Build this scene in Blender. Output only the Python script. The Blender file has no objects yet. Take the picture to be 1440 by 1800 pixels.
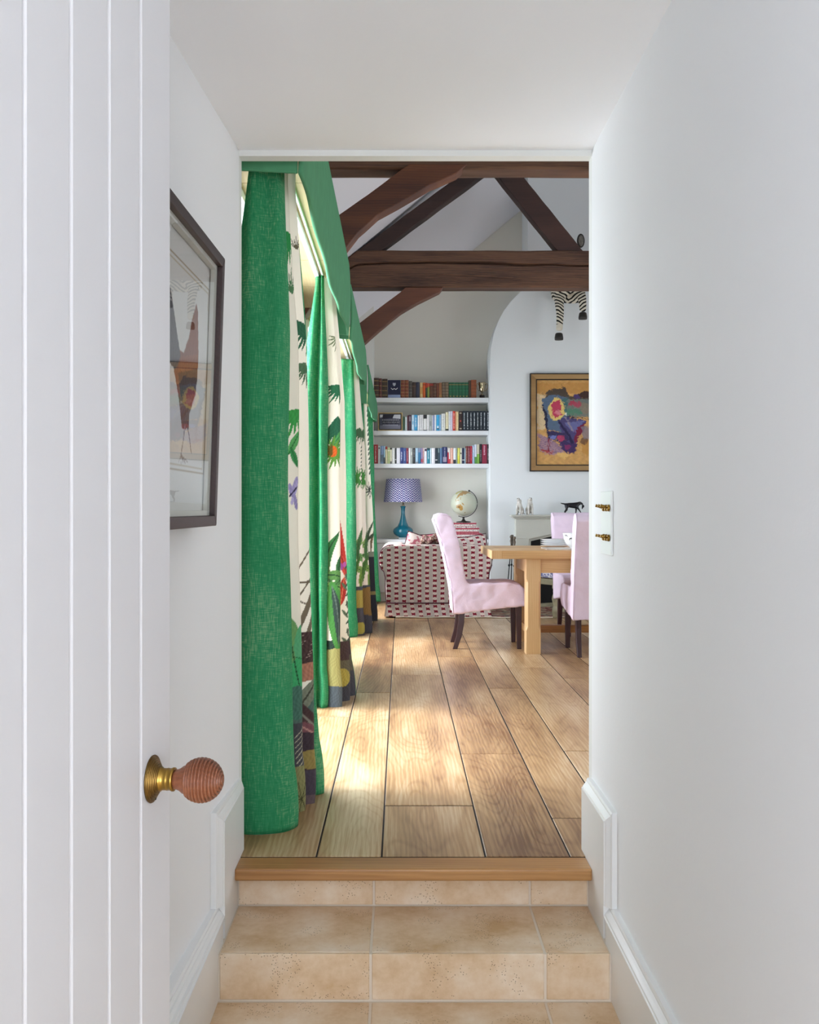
import bpy, bmesh, math, random
import numpy as np
from mathutils import Vector, Matrix, noise as mnoise

random.seed(7)
SC = bpy.context.scene
COL = SC.collection
PI = math.pi

# ------------------------------------------------------------------ camera, light, exposure
FPX = 1700.0            # focal length in pixels of a 1440-wide frame
EYE = 1.06              # eye height above the dining-room floor
VX, VY = 705.0, 892.0   # vanishing point of the depth direction
cam_d = bpy.data.cameras.new('camera')
cam_d.sensor_fit = 'HORIZONTAL'
cam_d.sensor_width = 36.0
cam_d.lens = 36.0 * FPX / 1440.0
cam_d.shift_x = (720 - VX) / 1440.0
cam_d.shift_y = -(900 - VY) / 1440.0
cam_d.clip_start = 0.02
cam = bpy.data.objects.new('camera', cam_d)
cam.location = (0, 0, EYE)
cam.rotation_euler = (PI / 2, 0, 0)
COL.objects.link(cam)
SC.camera = cam

SC.view_settings.view_transform = 'Standard'
SC.view_settings.look = 'None'
SC.view_settings.exposure = 0.0
SC.view_settings.gamma = 1.0
SC.view_settings.use_curve_mapping = False
SC.cycles.max_bounces = 10
SC.cycles.diffuse_bounces = 7
SC.cycles.glossy_bounces = 4
SC.cycles.transparent_max_bounces = 12
SC.cycles.sample_clamp_indirect = 6.0
SC.cycles.caustics_reflective = False
SC.cycles.caustics_refractive = False
SC.cycles.use_denoising = True

world = bpy.data.worlds.new('sky')
world.use_nodes = True
world.node_tree.nodes['Background'].inputs[0].default_value = (0.93, 0.97, 1.0, 1)
world.node_tree.nodes['Background'].inputs[1].default_value = 2.2
SC.world = world


def area(name, loc, rot, sx, sy, power, color):
    d = bpy.data.lights.new(name, 'AREA')
    d.shape = 'RECTANGLE'
    d.size, d.size_y = sx, sy
    d.energy = power
    d.color = color
    o = bpy.data.objects.new(name, d)
    o.location = loc
    o.rotation_euler = rot
    COL.objects.link(o)
    return o


DAY = (0.88, 0.95, 1.06)
COOL = (0.905, 0.965, 1.085)
# daylight at the three windows of the left wall, the windows of the right wall; added fill lamp behind the viewer
area('window_daylight', (-1.05, 4.45, 1.35), (0, -PI / 2, 0), 2.1, 1.9, 115, DAY)
area('window_daylight', (-1.05, 7.05, 1.35), (0, -PI / 2, 0), 2.1, 1.7, 95, DAY)
area('window_daylight', (-1.05, 9.75, 1.35), (0, -PI / 2, 0), 2.1, 1.5, 65, DAY)
area('window_daylight', (5.05, 6.8, 1.45), (0, PI / 2, 0), 1.9, 3.6, 66, DAY)
area('hall_fill_light', (0.02, -2.35, 0.95), (PI / 2, 0, 0), 0.98, 1.9, 62, COOL)  # unseen fill lamp, added to brighten the hall

# hazy sun high over the garden outside the curtained windows
sun_d = bpy.data.lights.new('sun', 'SUN')
sun_d.energy = 6.3
sun_d.angle = math.radians(15)
sun_d.color = (0.99, 0.985, 1.0)
sun = bpy.data.objects.new('sun', sun_d)
sun.rotation_euler = Vector((0.50, -0.02, -0.86)).to_track_quat('-Z', 'Y').to_euler()
COL.objects.link(sun)


# ------------------------------------------------------------------ helpers
def R(ratio):                       # depth of a pixel-ratio (metres per pixel at that depth)
    return FPX * ratio


def P(px, py, r):                   # point of the place seen at px, py, at r metres per pixel
    return ((px - VX) * r, FPX * r, EYE - (py - VY) * r)


def lin(h):
    h = h.lstrip('#')
    out = []
    for i in (0, 2, 4):
        c = int(h[i:i + 2], 16) / 255.0
        out.append(c / 12.92 if c <= 0.04045 else ((c + 0.055) / 1.055) ** 2.4)
    return tuple(out)


class MB:
    """Collects shapes and links them as one mesh object."""

    def __init__(self):
        self.v, self.f, self.smooth = [], [], []

    def add(self, vs, fs, smooth=False):
        k = len(self.v)
        self.v += [tuple(p) for p in vs]
        self.f += [tuple(i + k for i in f) for f in fs]
        self.smooth += [smooth] * len(fs)
        return self

    def box(self, x0, x1, y0, y1, z0, z1):
        vs = [(x0, y0, z0), (x1, y0, z0), (x1, y1, z0), (x0, y1, z0), (x0, y0, z1), (x1, y0, z1), (x1, y1, z1), (x0, y1, z1)]
        return self.add(vs, [(0, 3, 2, 1), (4, 5, 6, 7), (0, 1, 5, 4), (1, 2, 6, 5), (2, 3, 7, 6), (3, 0, 4, 7)])

    def hexa(self, b, t):           # bottom four and top four corners
        return self.add(list(b) + list(t), [(0, 3, 2, 1), (4, 5, 6, 7), (0, 1, 5, 4), (1, 2, 6, 5), (2, 3, 7, 6), (3, 0, 4, 7)])

    def prism(self, poly, a0, a1, axis='y', smooth=False):
        """poly: 2D outline; extruded along axis from a0 to a1 (y: poly is x,z; x: poly is y,z; z: poly is x,y)."""
        def put(p, a):
            return {'y': (p[0], a, p[1]), 'x': (a, p[0], p[1]), 'z': (p[0], p[1], a)}[axis]
        n = len(poly)
        vs = [put(p, a0) for p in poly] + [put(p, a1) for p in poly]
        fs = [tuple(range(n)), tuple(range(2 * n - 1, n - 1, -1))]
        self.add(vs, fs)
        k = len(self.v) - 2 * n
        for i in range(n):
            j = (i + 1) % n
            self.f.append((k + i, k + n + i, k + n + j, k + j))
            self.smooth.append(smooth)
        return self

    def lathe(self, prof, origin=(0, 0, 0), axis='z', n=32, smooth=True):
        """prof: (radius, height) pairs, turned around an axis through origin."""
        vs, fs = [], []
        for r, h in prof:
            for i in range(n):
                a = 2 * PI * i / n
                c, s = r * math.cos(a), r * math.sin(a)
                p = {'z': (c, s, h), 'x': (h, c, s), 'y': (c, h, s)}[axis]
                vs.append((p[0] + origin[0], p[1] + origin[1], p[2] + origin[2]))
        m = len(prof)
        for k in range(m - 1):
            for i in range(n):
                j = (i + 1) % n
                fs.append((k * n + i, k * n + j, (k + 1) * n + j, (k + 1) * n + i))
        self.add(vs, fs, smooth)
        self.add(vs[:n], [tuple(range(n))[::-1]])
        self.add(vs[-n:], [tuple(range(n))])
        return self

    def tube(self, path, rad, n=10, smooth=True):
        path = [Vector(p) for p in path]
        if not isinstance(rad, (list, tuple)):
            rad = [rad] * len(path)
        vs, fs = [], []
        up = Vector((0, 0, 1))
        for k, p in enumerate(path):
            t = (path[min(k + 1, len(path) - 1)] - path[max(k - 1, 0)]).normalized()
            a = t.cross(up)
            if a.length < 1e-3:
                a = t.cross(Vector((0, 1, 0)))
            a.normalize()
            b = t.cross(a).normalized()
            for i in range(n):
                q = p + a * (rad[k] * math.cos(2 * PI * i / n)) + b * (rad[k] * math.sin(2 * PI * i / n))
                vs.append(tuple(q))
        for k in range(len(path) - 1):
            for i in range(n):
                j = (i + 1) % n
                fs.append((k * n + i, k * n + j, (k + 1) * n + j, (k + 1) * n + i))
        self.add(vs, fs, smooth)
        self.add(vs[:n], [tuple(range(n))])
        self.add(vs[-n:], [tuple(range(n))[::-1]])
        return self

    def ball(self, c, rx, ry=None, rz=None, nu=20, nv=12):
        ry = rx if ry is None else ry
        rz = rx if rz is None else rz
        vs, fs = [], []
        for j in range(nv + 1):
            t = PI * (j / nv)
            for i in range(nu):
                a = 2 * PI * i / nu
                vs.append((c[0] + rx * math.sin(t) * math.cos(a), c[1] + ry * math.sin(t) * math.sin(a), c[2] + rz * math.cos(t)))
        for j in range(nv):
            for i in range(nu):
                k = (i + 1) % nu
                fs.append((j * nu + i, (j + 1) * nu + i, (j + 1) * nu + k, j * nu + k))
        return self.add(vs, fs, True)

    def grid(self, pts, nu, nv, smooth=True):
        """pts: nu*nv points, row after row of nu."""
        fs = [(j * nu + i, j * nu + i + 1, (j + 1) * nu + i + 1, (j + 1) * nu + i) for j in range(nv - 1) for i in range(nu - 1)]
        return self.add(pts, fs, smooth)

    def mesh(self, name, mat):
        me = bpy.data.meshes.new(name)
        me.from_pydata(self.v, [], self.f)
        me.polygons.foreach_set('use_smooth', self.smooth)
        if mat:
            me.materials.append(mat)
        me.update()
        bm = bmesh.new()
        bm.from_mesh(me)
        bmesh.ops.remove_doubles(bm, verts=bm.verts, dist=1e-6)
        bmesh.ops.recalc_face_normals(bm, faces=bm.faces)
        bm.to_mesh(me)
        bm.free()
        return me

    def obj(self, name, mat, parent=None, bevel=0.0, seg=2):
        o = bpy.data.objects.new(name, self.mesh(name, mat))
        COL.objects.link(o)
        if parent:
            o.parent = parent
            if any(abs(c) > 0 for c in parent.get('_o', (0, 0, 0))):
                off = Vector(parent['_o'])
                o.data.transform(Matrix.Translation(-off))
                o['_o'] = (0.0, 0.0, 0.0)
        if bevel:
            m = o.modifiers.new('edge', 'BEVEL')
            m.width = bevel
            m.segments = seg
            m.limit_method = 'ANGLE'
            m.angle_limit = math.radians(40)
            m.harden_normals = False
        return o


def empty(name, loc=(0, 0, 0), rz=0.0, local=False):
    """An Empty at a thing's base. Its parts are given in place (world) coordinates unless local is set."""
    o = bpy.data.objects.new(name, None)
    o.empty_display_size = 0.05
    o.location = loc
    o.rotation_euler = (0, 0, rz)
    COL.objects.link(o)
    if not local:
        o['_o'] = tuple(float(c) for c in loc)
    return o


def tag(o, label, cat, group=None, kind=None):
    o['label'] = label
    o['category'] = cat
    if group:
        o['group'] = group
    if kind:
        o['kind'] = kind
    return o


def copy_tree(o, parent=None):
    c = o.copy()
    COL.objects.link(c)
    c.parent = parent
    for ch in list(o.children):
        copy_tree(ch, c)
    return c


def struct(o, label, cat):
    return tag(o, label, cat, kind='structure')


def recentre(o):
    """Move a mesh object's origin to the middle of its mesh (the shape stays where it is)."""
    vs = np.empty(len(o.data.vertices) * 3, 'f')
    o.data.vertices.foreach_get('co', vs)
    c = vs.reshape(-1, 3)
    c = (c.min(0) + c.max(0)) / 2
    o.data.transform(Matrix.Translation(-Vector(c.tolist())))
    o.location = Vector(o.location) + Vector(c.tolist())
    return o


def soften(o, voxel, smooth=4, amp=0.0, scale=0.1):
    m = o.modifiers.new('cloth', 'REMESH')
    m.mode = 'VOXEL'
    m.voxel_size = voxel
    m.use_smooth_shade = True
    s = o.modifiers.new('soft', 'SMOOTH')
    s.factor = 0.5
    s.iterations = smooth
    if amp:
        t = bpy.data.textures.new('wrinkle', 'CLOUDS')
        t.noise_scale = scale
        t.noise_depth = 2
        d = o.modifiers.new('wrinkles', 'DISPLACE')
        d.texture = t
        d.strength = amp
        d.texture_coords = 'LOCAL'
    return o


def skin_obj(name, verts, edges, radii, mat, root=0, sub=2, parent=None):
    me = bpy.data.meshes.new(name)
    bm = bmesh.new()
    lay = bm.verts.layers.skin.verify()
    vs = []
    for i, p in enumerate(verts):
        v = bm.verts.new(p)
        r = radii[i]
        v[lay].radius = r if isinstance(r, tuple) else (r, r)
        v[lay].use_root = (i == root)
        vs.append(v)
    for a, b in edges:
        bm.edges.new((vs[a], vs[b]))
    bm.to_mesh(me)
    bm.free()
    me.materials.append(mat)
    o = bpy.data.objects.new(name, me)
    COL.objects.link(o)
    o.modifiers.new('body', 'SKIN').use_smooth_shade = True
    s = o.modifiers.new('smooth', 'SUBSURF')
    s.levels = s.render_levels = sub
    if parent:
        o.parent = parent
    return o


# ------------------------------------------------------------------ materials
def mat(name, color, rough=0.6, metal=0.0, bump=0.0, bscale=40.0, var=0.0, vscale=6.0, spec=0.5, coat=0.0, stretch=(1, 1, 1), color2=None):
    m = bpy.data.materials.new(name)
    m.use_nodes = True
    nt = m.node_tree
    b = nt.nodes['Principled BSDF']
    c = lin(color) if isinstance(color, str) else color
    b.inputs['Base Color'].default_value = (*c, 1)
    b.inputs['Roughness'].default_value = rough
    b.inputs['Metallic'].default_value = metal
    b.inputs['Specular IOR Level'].default_value = spec
    b.inputs['Coat Weight'].default_value = coat
    b.inputs['Coat Roughness'].default_value = 0.22
    if bump or var or color2:
        tc = nt.nodes.new('ShaderNodeTexCoord')
        mp = nt.nodes.new('ShaderNodeMapping')
        mp.inputs['Scale'].default_value = stretch
        nt.links.new(tc.outputs['Object'], mp.inputs[0])
        if var or color2:
            n = nt.nodes.new('ShaderNodeTexNoise')
            n.inputs['Scale'].default_value = vscale
            n.inputs['Detail'].default_value = 6
            nt.links.new(mp.outputs[0], n.inputs[0])
            r = nt.nodes.new('ShaderNodeValToRGB')
            c2 = lin(color2) if color2 else tuple(max(0, x * (1 - var)) for x in c)
            r.color_ramp.elements[0].color = (*c2, 1)
            r.color_ramp.elements[1].color = (*c, 1)
            r.color_ramp.elements[0].position = 0.35
            r.color_ramp.elements[1].position = 0.65
            nt.links.new(n.outputs[0], r.inputs[0])
            nt.links.new(r.outputs[0], b.inputs['Base Color'])
        if bump:
            n = nt.nodes.new('ShaderNodeTexNoise')
            n.inputs['Scale'].default_value = bscale
            n.inputs['Detail'].default_value = 4
            nt.links.new(mp.outputs[0], n.inputs[0])
            bp = nt.nodes.new('ShaderNodeBump')
            bp.inputs['Strength'].default_value = bump
            bp.inputs['Distance'].default_value = 0.01
            nt.links.new(n.outputs[0], bp.inputs['Height'])
            nt.links.new(bp.outputs[0], b.inputs['Normal'])
    return m


def nodes_of(m):
    nt = m.node_tree

    def N(kind, **kw):
        n = nt.nodes.new(kind)
        for k, v in kw.items():
            setattr(n, k, v)
        return n

    def L(a, b):
        nt.links.new(a, b)

    def MATH(op, a, b=None):
        n = nt.nodes.new('ShaderNodeMath')
        n.operation = op
        for i, x in enumerate((a, b)):
            if x is None:
                continue
            if isinstance(x, (int, float)):
                n.inputs[i].default_value = x
            else:
                nt.links.new(x, n.inputs[i])
        return n.outputs[0]

    def MIX(fac, a, b):
        n = nt.nodes.new('ShaderNodeMix')
        n.data_type = 'RGBA'
        for i, x in ((0, fac), (6, a), (7, b)):
            if isinstance(x, (int, float)):
                n.inputs[i].default_value = x
            elif isinstance(x, tuple):
                n.inputs[i].default_value = (*x, 1)
            else:
                nt.links.new(x, n.inputs[i])
        return n.outputs[2]
    return nt, N, L, MATH, MIX, nt.nodes['Principled BSDF']


def wood(name, light, dark, axis='y', rough=0.4, scale=1.0, streak=1.0, spec=0.5, bump=0.25, mid=None, contour=0.0, coat=0.0):
    """Oak-like wood: long grain along an axis, broad tone patches, cathedral rings; varies from object to object."""
    m = mat(name, light, rough, spec=spec, coat=coat)
    nt, N, L, MATH, MIX, b = nodes_of(m)
    tc = N('ShaderNodeTexCoord')
    oi = N('ShaderNodeObjectInfo')
    mul = N('ShaderNodeVectorMath', operation='SCALE')
    comb = N('ShaderNodeCombineXYZ')
    for i in range(3):
        L(oi.outputs['Random'], comb.inputs[i])
    L(comb.outputs[0], mul.inputs[0])
    mul.inputs['Scale'].default_value = 37.0
    add = N('ShaderNodeVectorMath', operation='ADD')
    L(tc.outputs['Object'], add.inputs[0])
    L(mul.outputs[0], add.inputs[1])

    def mapped(along, across):
        mp = N('ShaderNodeMapping')
        s = {'x': (along, across, across), 'y': (across, along, across), 'z': (across, across, along)}[axis]
        mp.inputs['Scale'].default_value = tuple(v * scale for v in s)
        L(add.outputs[0], mp.inputs[0])
        return mp.outputs[0]
    fine = N('ShaderNodeTexNoise')
    fine.inputs['Scale'].default_value = 1.0
    fine.inputs['Detail'].default_value = 5
    L(mapped(3.5, 230), fine.inputs[0])
    rings = N('ShaderNodeTexWave', wave_type='RINGS', rings_direction='SPHERICAL')
    rings.inputs['Scale'].default_value = 7.0
    rings.inputs['Distortion'].default_value = 4.5
    rings.inputs['Detail'].default_value = 3
    rings.inputs['Detail Scale'].default_value = 1.3
    L(mapped(0.55, 4.0), rings.inputs[0])
    broad = N('ShaderNodeTexNoise')
    broad.inputs['Scale'].default_value = 1.0
    broad.inputs['Detail'].default_value = 4
    L(mapped(1.1, 7.5), broad.inputs[0])
    t = MATH('ADD', MATH('MULTIPLY', fine.outputs[0], 0.34 * streak), MATH('MULTIPLY', rings.outputs['Fac'], 0.11 * streak))
    t = MATH('ADD', t, MATH('MULTIPLY', broad.outputs[0], 0.66))
    t = MATH('ADD', t, MATH('MULTIPLY', MATH('SUBTRACT', oi.outputs['Random'], 0.5), 0.24))
    if contour:
        lo = N('ShaderNodeTexNoise')
        lo.inputs['Scale'].default_value = 1.0
        lo.inputs['Detail'].default_value = 1.5
        L(mapped(0.7, 3.8), lo.inputs[0])
        wv = MATH('SINE', MATH('MULTIPLY', lo.outputs[0], 150.0))
        t = MATH('SUBTRACT', t, MATH('MULTIPLY', MATH('POWER', MATH('MAXIMUM', wv, 0.0), 2.0), contour))
    rp = N('ShaderNodeValToRGB')
    rp.color_ramp.elements[0].position = 0.26
    rp.color_ramp.elements[0].color = (*lin(dark), 1)
    rp.color_ramp.elements[1].position = 0.72
    rp.color_ramp.elements[1].color = (*lin(light), 1)
    if mid:
        e = rp.color_ramp.elements.new(0.49)
        e.color = (*lin(mid), 1)
    L(t, rp.inputs[0])
    L(rp.outputs[0], b.inputs['Base Color'])
    bp = N('ShaderNodeBump')
    bp.inputs['Strength'].default_value = bump
    bp.inputs['Distance'].default_value = 0.004
    L(t, bp.inputs['Height'])
    L(bp.outputs[0], b.inputs['Normal'])
    rr = N('ShaderNodeMapRange')
    rr.inputs['To Min'].default_value = rough * 1.25
    rr.inputs['To Max'].default_value = rough * 0.8
    L(broad.outputs[0], rr.inputs[0])
    L(rr.outputs[0], b.inputs['Roughness'])
    return m


M = {}
M['wall'] = mat('wall_paint', '#e9eaeb', 0.75, bump=0.05, bscale=60, spec=0.3)
M['wall_d'] = mat('dining_wall_paint', '#dfe0dc', 0.8, bump=0.05, bscale=60, spec=0.3)
M['chimney'] = mat('chimney_paint', '#dfe4e6', 0.8, bump=0.05, bscale=50, spec=0.3)
M['ceiling'] = mat('ceiling_paint', '#f1f2f4', 0.85, bump=0.04, bscale=50, spec=0.2)
M['trim'] = mat('trim_gloss', '#e4e5e4', 0.32, bump=0.02, bscale=30, spec=0.5)
M['door'] = mat('door_paint', '#dad9da', 0.4, bump=0.02, bscale=30)
M['shelf'] = mat('shelf_paint', '#dadde0', 0.45, bump=0.02, bscale=30)
M['oak_floor'] = wood('oak_floorboard', '#d2bd9b', '#6f4d2f', 'y', rough=0.38, streak=0.7, mid='#ab8960', spec=0.6, coat=0.2, bump=0.10, contour=0.05)
M['oak_nosing'] = wood('oak_nosing', '#b98a55', '#85592f', 'x', rough=0.42, mid='#a37443')
M['oak_table'] = wood('oak_table', '#deb985', '#ba8d58', 'x', rough=0.42, mid='#cea36d', streak=0.7)
M['oak_leg'] = wood('oak_leg', '#e4c495', '#c99c68', 'z', rough=0.45, mid='#d8b27f', streak=0.7)
M['beam'] = wood('old_beam', '#674733', '#1f1312', 'x', rough=0.6, streak=1.3, bump=0.5, mid='#3a241c')
M['strut'] = wood('old_strut', '#4a2f29', '#281a18', 'x', rough=0.6, streak=0.8, bump=0.4)
M['brace'] = wood('brace', '#b0723a', '#42231a', 'x', rough=0.5, streak=0.6, bump=0.3, mid='#693b21')
M['brace2'] = wood('brace_red', '#7a4a34', '#331c17', 'x', rough=0.5, streak=0.6, bump=0.3)
M['gap'] = mat('floor_gap', '#1c130d', 0.9)
M['pelmet'] = mat('pelmet_linen', '#56976f', 0.85, bump=0.15, bscale=300, var=0.10, vscale=14, spec=0.2)
M['cream_board'] = wood('cream_soffit', '#c6b48c', '#a18d64', 'y', rough=0.7, streak=0.4)
M['white_metal'] = mat('white_metal', '#eeeeec', 0.35)
M['brass'] = mat('brass', '#b08d45', 0.28, metal=1.0, bump=0.05, bscale=50, color2='#8d6a2e', vscale=20)
M['brass_dark'] = mat('aged_brass', '#8a6c3a', 0.38, metal=1.0, color2='#5f4524', vscale=25)
M['rosewood'] = wood('rosewood', '#8f583b', '#633622', 'x', rough=0.38, streak=1.0, scale=2.0)
M['frame_dark'] = wood('dark_frame', '#3d2a28', '#2a1c1d', 'y', rough=0.45)
M['mat_board'] = mat('mount_board', '#dfe0d8', 0.9)
M['pink'] = mat('pink_linen', '#e6d3e6', 0.9, bump=0.25, bscale=220, var=0.06, vscale=9, spec=0.15)
M['mahogany'] = mat('mahogany', '#3b1f24', 0.35, var=0.3, vscale=14, stretch=(6, 6, 1))
M['pewter'] = mat('pewter', '#6d6459', 0.45, metal=0.7, bump=0.1)
M['iron'] = mat('dark_iron', '#33353a', 0.5, metal=0.6, bump=0.1)
M['black'] = mat('matte_black', '#121212', 0.9)
M['stone_fire'] = mat('fireplace_stone', '#c3c4ba', 0.7, bump=0.08, bscale=40, var=0.05)
M['porcelain'] = mat('white_porcelain', '#f3f5f7', 0.15, coat=0.4)
M['bisque'] = mat('white_bisque', '#d9d8d2', 0.45, color2='#b9b6ad', vscale=22)
M['bronze'] = mat('black_bronze', '#1c1d22', 0.35, metal=0.4)
M['silver'] = mat('tarnished_silver', '#b9a98c', 0.2, metal=1.0)
M['ebony'] = mat('ebony', '#1b1512', 0.3)
M['teal_glass'] = mat('teal_glaze', '#03687f', 0.12, coat=0.35, spec=0.5)
M['acrylic'] = mat('clear_acrylic', '#d5dadb', 0.08, spec=0.7)
M['gold'] = mat('gilt', '#b89a62', 0.4, metal=0.5, var=0.35, vscale=30)
M['gilt_dull'] = wood('dull_gilt', '#b08f5e', '#846236', 'x', rough=0.45, streak=0.7)
M['paper'] = mat('paper', '#e4dcc6', 0.9, bump=0.1, bscale=300, stretch=(20, 1, 1))
M['piping'] = mat('dark_red_piping', '#4a1826', 0.8)


def vcol_mat(name, rough=0.85, bump=0.0, bscale=250, spec=0.2, transl=0.0):
    m = mat(name, '#ffffff', rough, spec=spec, bump=bump, bscale=bscale)
    nt, N, L, MATH, MIX, b = nodes_of(m)
    a = N('ShaderNodeVertexColor')
    a.layer_name = 'print'
    L(a.outputs[0], b.inputs['Base Color'])
    if transl:
        t = N('ShaderNodeBsdfTranslucent')
        L(a.outputs[0], t.inputs[0])
        mx = N('ShaderNodeMixShader')
        mx.inputs[0].default_value = transl
        L(b.outputs[0], mx.inputs[1])
        L(t.outputs[0], mx.inputs[2])
        L(mx.outputs[0], nt.nodes['Material Output'].inputs[0])
    return m


M['print'] = vcol_mat('printed_linen', 0.9, bump=0.12, transl=0.12)
M['artwork'] = vcol_mat('artwork', 0.6, bump=0.1, bscale=120)


def green_linen():
    m = mat('green_linen', '#1f7a4c', 0.9, spec=0.15)
    nt, N, L, MATH, MIX, b = nodes_of(m)
    tc = N('ShaderNodeTexCoord')

    def nz(sc, detail=2.0):
        mp = N('ShaderNodeMapping')
        mp.inputs['Scale'].default_value = sc
        L(tc.outputs['Object'], mp.inputs[0])
        n = N('ShaderNodeTexNoise')
        n.inputs['Scale'].default_value = 1.0
        n.inputs['Detail'].default_value = detail
        L(mp.outputs[0], n.inputs[0])
        return n.outputs[0]
    warp = nz((420, 420, 26))
    weft = nz((36, 36, 460))
    patch = nz((5, 5, 3.0), 4)
    t = MATH('ADD', MATH('MULTIPLY', warp, 0.42), MATH('MULTIPLY', weft, 0.30))
    t = MATH('ADD', t, 0.14)
    t = MATH('ADD', t, MATH('MULTIPLY', MATH('SUBTRACT', patch, 0.5), 0.30))
    rp = N('ShaderNodeValToRGB')
    e = rp.color_ramp.elements
    e[0].position, e[0].color = 0.33, (*lin('#227a4d'), 1)
    e[1].position, e[1].color = 0.74, (*lin('#9cbf92'), 1)
    k = e.new(0.52)
    k.color = (*lin('#389061'), 1)
    L(t, rp.inputs[0])
    L(rp.outputs[0], b.inputs['Base Color'])
    bp = N('ShaderNodeBump')
    bp.inputs['Strength'].default_value = 0.25
    bp.inputs['Distance'].default_value = 0.002
    L(t, bp.inputs['Height'])
    L(bp.outputs[0], b.inputs['Normal'])
    tr = N('ShaderNodeBsdfTranslucent')
    L(rp.outputs[0], tr.inputs[0])
    mx = N('ShaderNodeMixShader')
    mx.inputs[0].default_value = 0.05
    L(b.outputs[0], mx.inputs[1])
    L(tr.outputs[0], mx.inputs[2])
    L(mx.outputs[0], nt.nodes['Material Output'].inputs[0])
    return m


M['green'] = green_linen()


def travertine():
    m = mat('travertine', '#cfb594', 0.55, spec=0.4)
    nt, N, L, MATH, MIX, b = nodes_of(m)
    tc = N('ShaderNodeTexCoord')
    oi = N('ShaderNodeObjectInfo')
    comb = N('ShaderNodeCombineXYZ')
    for i in range(3):
        L(oi.outputs['Random'], comb.inputs[i])
    sc = N('ShaderNodeVectorMath', operation='SCALE')
    sc.inputs['Scale'].default_value = 23.0
    L(comb.outputs[0], sc.inputs[0])
    add = N('ShaderNodeVectorMath', operation='ADD')
    L(tc.outputs['Object'], add.inputs[0])
    L(sc.outputs[0], add.inputs[1])

    def nz(scale, detail=6, rough=0.6):
        n = N('ShaderNodeTexNoise')
        n.inputs['Scale'].default_value = scale
        n.inputs['Detail'].default_value = detail
        n.inputs['Roughness'].default_value = rough
        L(add.outputs[0], n.inputs[0])
        return n.outputs[0]
    big = nz(5.5)
    rp = N('ShaderNodeValToRGB')
    e = rp.color_ramp.elements
    e[0].position, e[0].color = 0.30, (*lin('#c2a077'), 1)
    e[1].position, e[1].color = 0.72, (*lin('#e6d7c2'), 1)
    k = e.new(0.5)
    k.color = (*lin('#d8bf9f'), 1)
    t = MATH('ADD', big, MATH('MULTIPLY', MATH('SUBTRACT', nz(60, 3), 0.5), 0.18))
    L(t, rp.inputs[0])
    vo = N('ShaderNodeTexVoronoi')
    vo.inputs['Scale'].default_value = 150
    L(add.outputs[0], vo.inputs[0])
    mask = MATH('GREATER_THAN', nz(9, 2), 0.57)
    pit = MATH('MULTIPLY', MATH('LESS_THAN', vo.outputs['Distance'], 0.22), mask)
    L(MIX(MATH('MULTIPLY', pit, 0.75), rp.outputs[0], lin('#6d543c')), b.inputs['Base Color'])
    bp = N('ShaderNodeBump')
    bp.inputs['Strength'].default_value = 0.5
    bp.inputs['Distance'].default_value = 0.003
    L(MATH('SUBTRACT', MATH('MULTIPLY', big, 0.3), pit), bp.inputs['Height'])
    L(bp.outputs[0], b.inputs['Normal'])
    return m


M['stone'] = travertine()
M['grout'] = mat('grout', '#dcd0bf', 0.85, bump=0.1, bscale=120)


def sofa_fabric():
    m = mat('ikat_sofa', '#cfc0ba', 0.9, spec=0.15, bump=0.15, bscale=260)
    nt, N, L, MATH, MIX, b = nodes_of(m)
    tc = N('ShaderNodeTexCoord')
    sp = N('ShaderNodeSeparateXYZ')
    L(tc.outputs['Object'], sp.inputs[0])
    # across = x + y so that the sides carry the stripes as well
    u = MATH('DIVIDE', MATH('ADD', sp.outputs[0], sp.outputs[1]), 0.0735)
    fu = MATH('FRACT', u)
    col = MATH('FLOOR', u)
    par = MATH('FRACT', MATH('MULTIPLY', col, 0.5))
    v = MATH('ADD', MATH('DIVIDE', sp.outputs[2], 0.049), par)
    fv = MATH('FRACT', v)
    wob = N('ShaderNodeTexNoise')
    wob.inputs['Scale'].default_value = 90
    L(tc.outputs['Object'], wob.inputs[0])
    w = MATH('MULTIPLY', MATH('SUBTRACT', wob.outputs[0], 0.5), 0.16)
    du = MATH('ABSOLUTE', MATH('SUBTRACT', MATH('ADD', fu, w), 0.5))
    dv = MATH('ABSOLUTE', MATH('SUBTRACT', MATH('ADD', fv, w), 0.5))
    bow = MATH('SUBTRACT', 0.29, MATH('MULTIPLY', MATH('SUBTRACT', 0.26, du), 0.35))
    motif = MATH('MULTIPLY', MATH('LESS_THAN', du, 0.25), MATH('LESS_THAN', dv, bow))
    stripe = MATH('LESS_THAN', du, 0.28)
    edge = MATH('GREATER_THAN', MATH('FRACT', MATH('ADD', u, 0.28)), 0.58)
    base = MIX(stripe, lin('#c4b8b3'), lin('#decfc6'))
    base = MIX(MATH('MULTIPLY', edge, MATH('SUBTRACT', 1.0, stripe)), base, lin('#c29097'))
    L(MIX(motif, base, lin('#832839')), b.inputs['Base Color'])
    return m


M['sofa'] = sofa_fabric()


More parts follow.
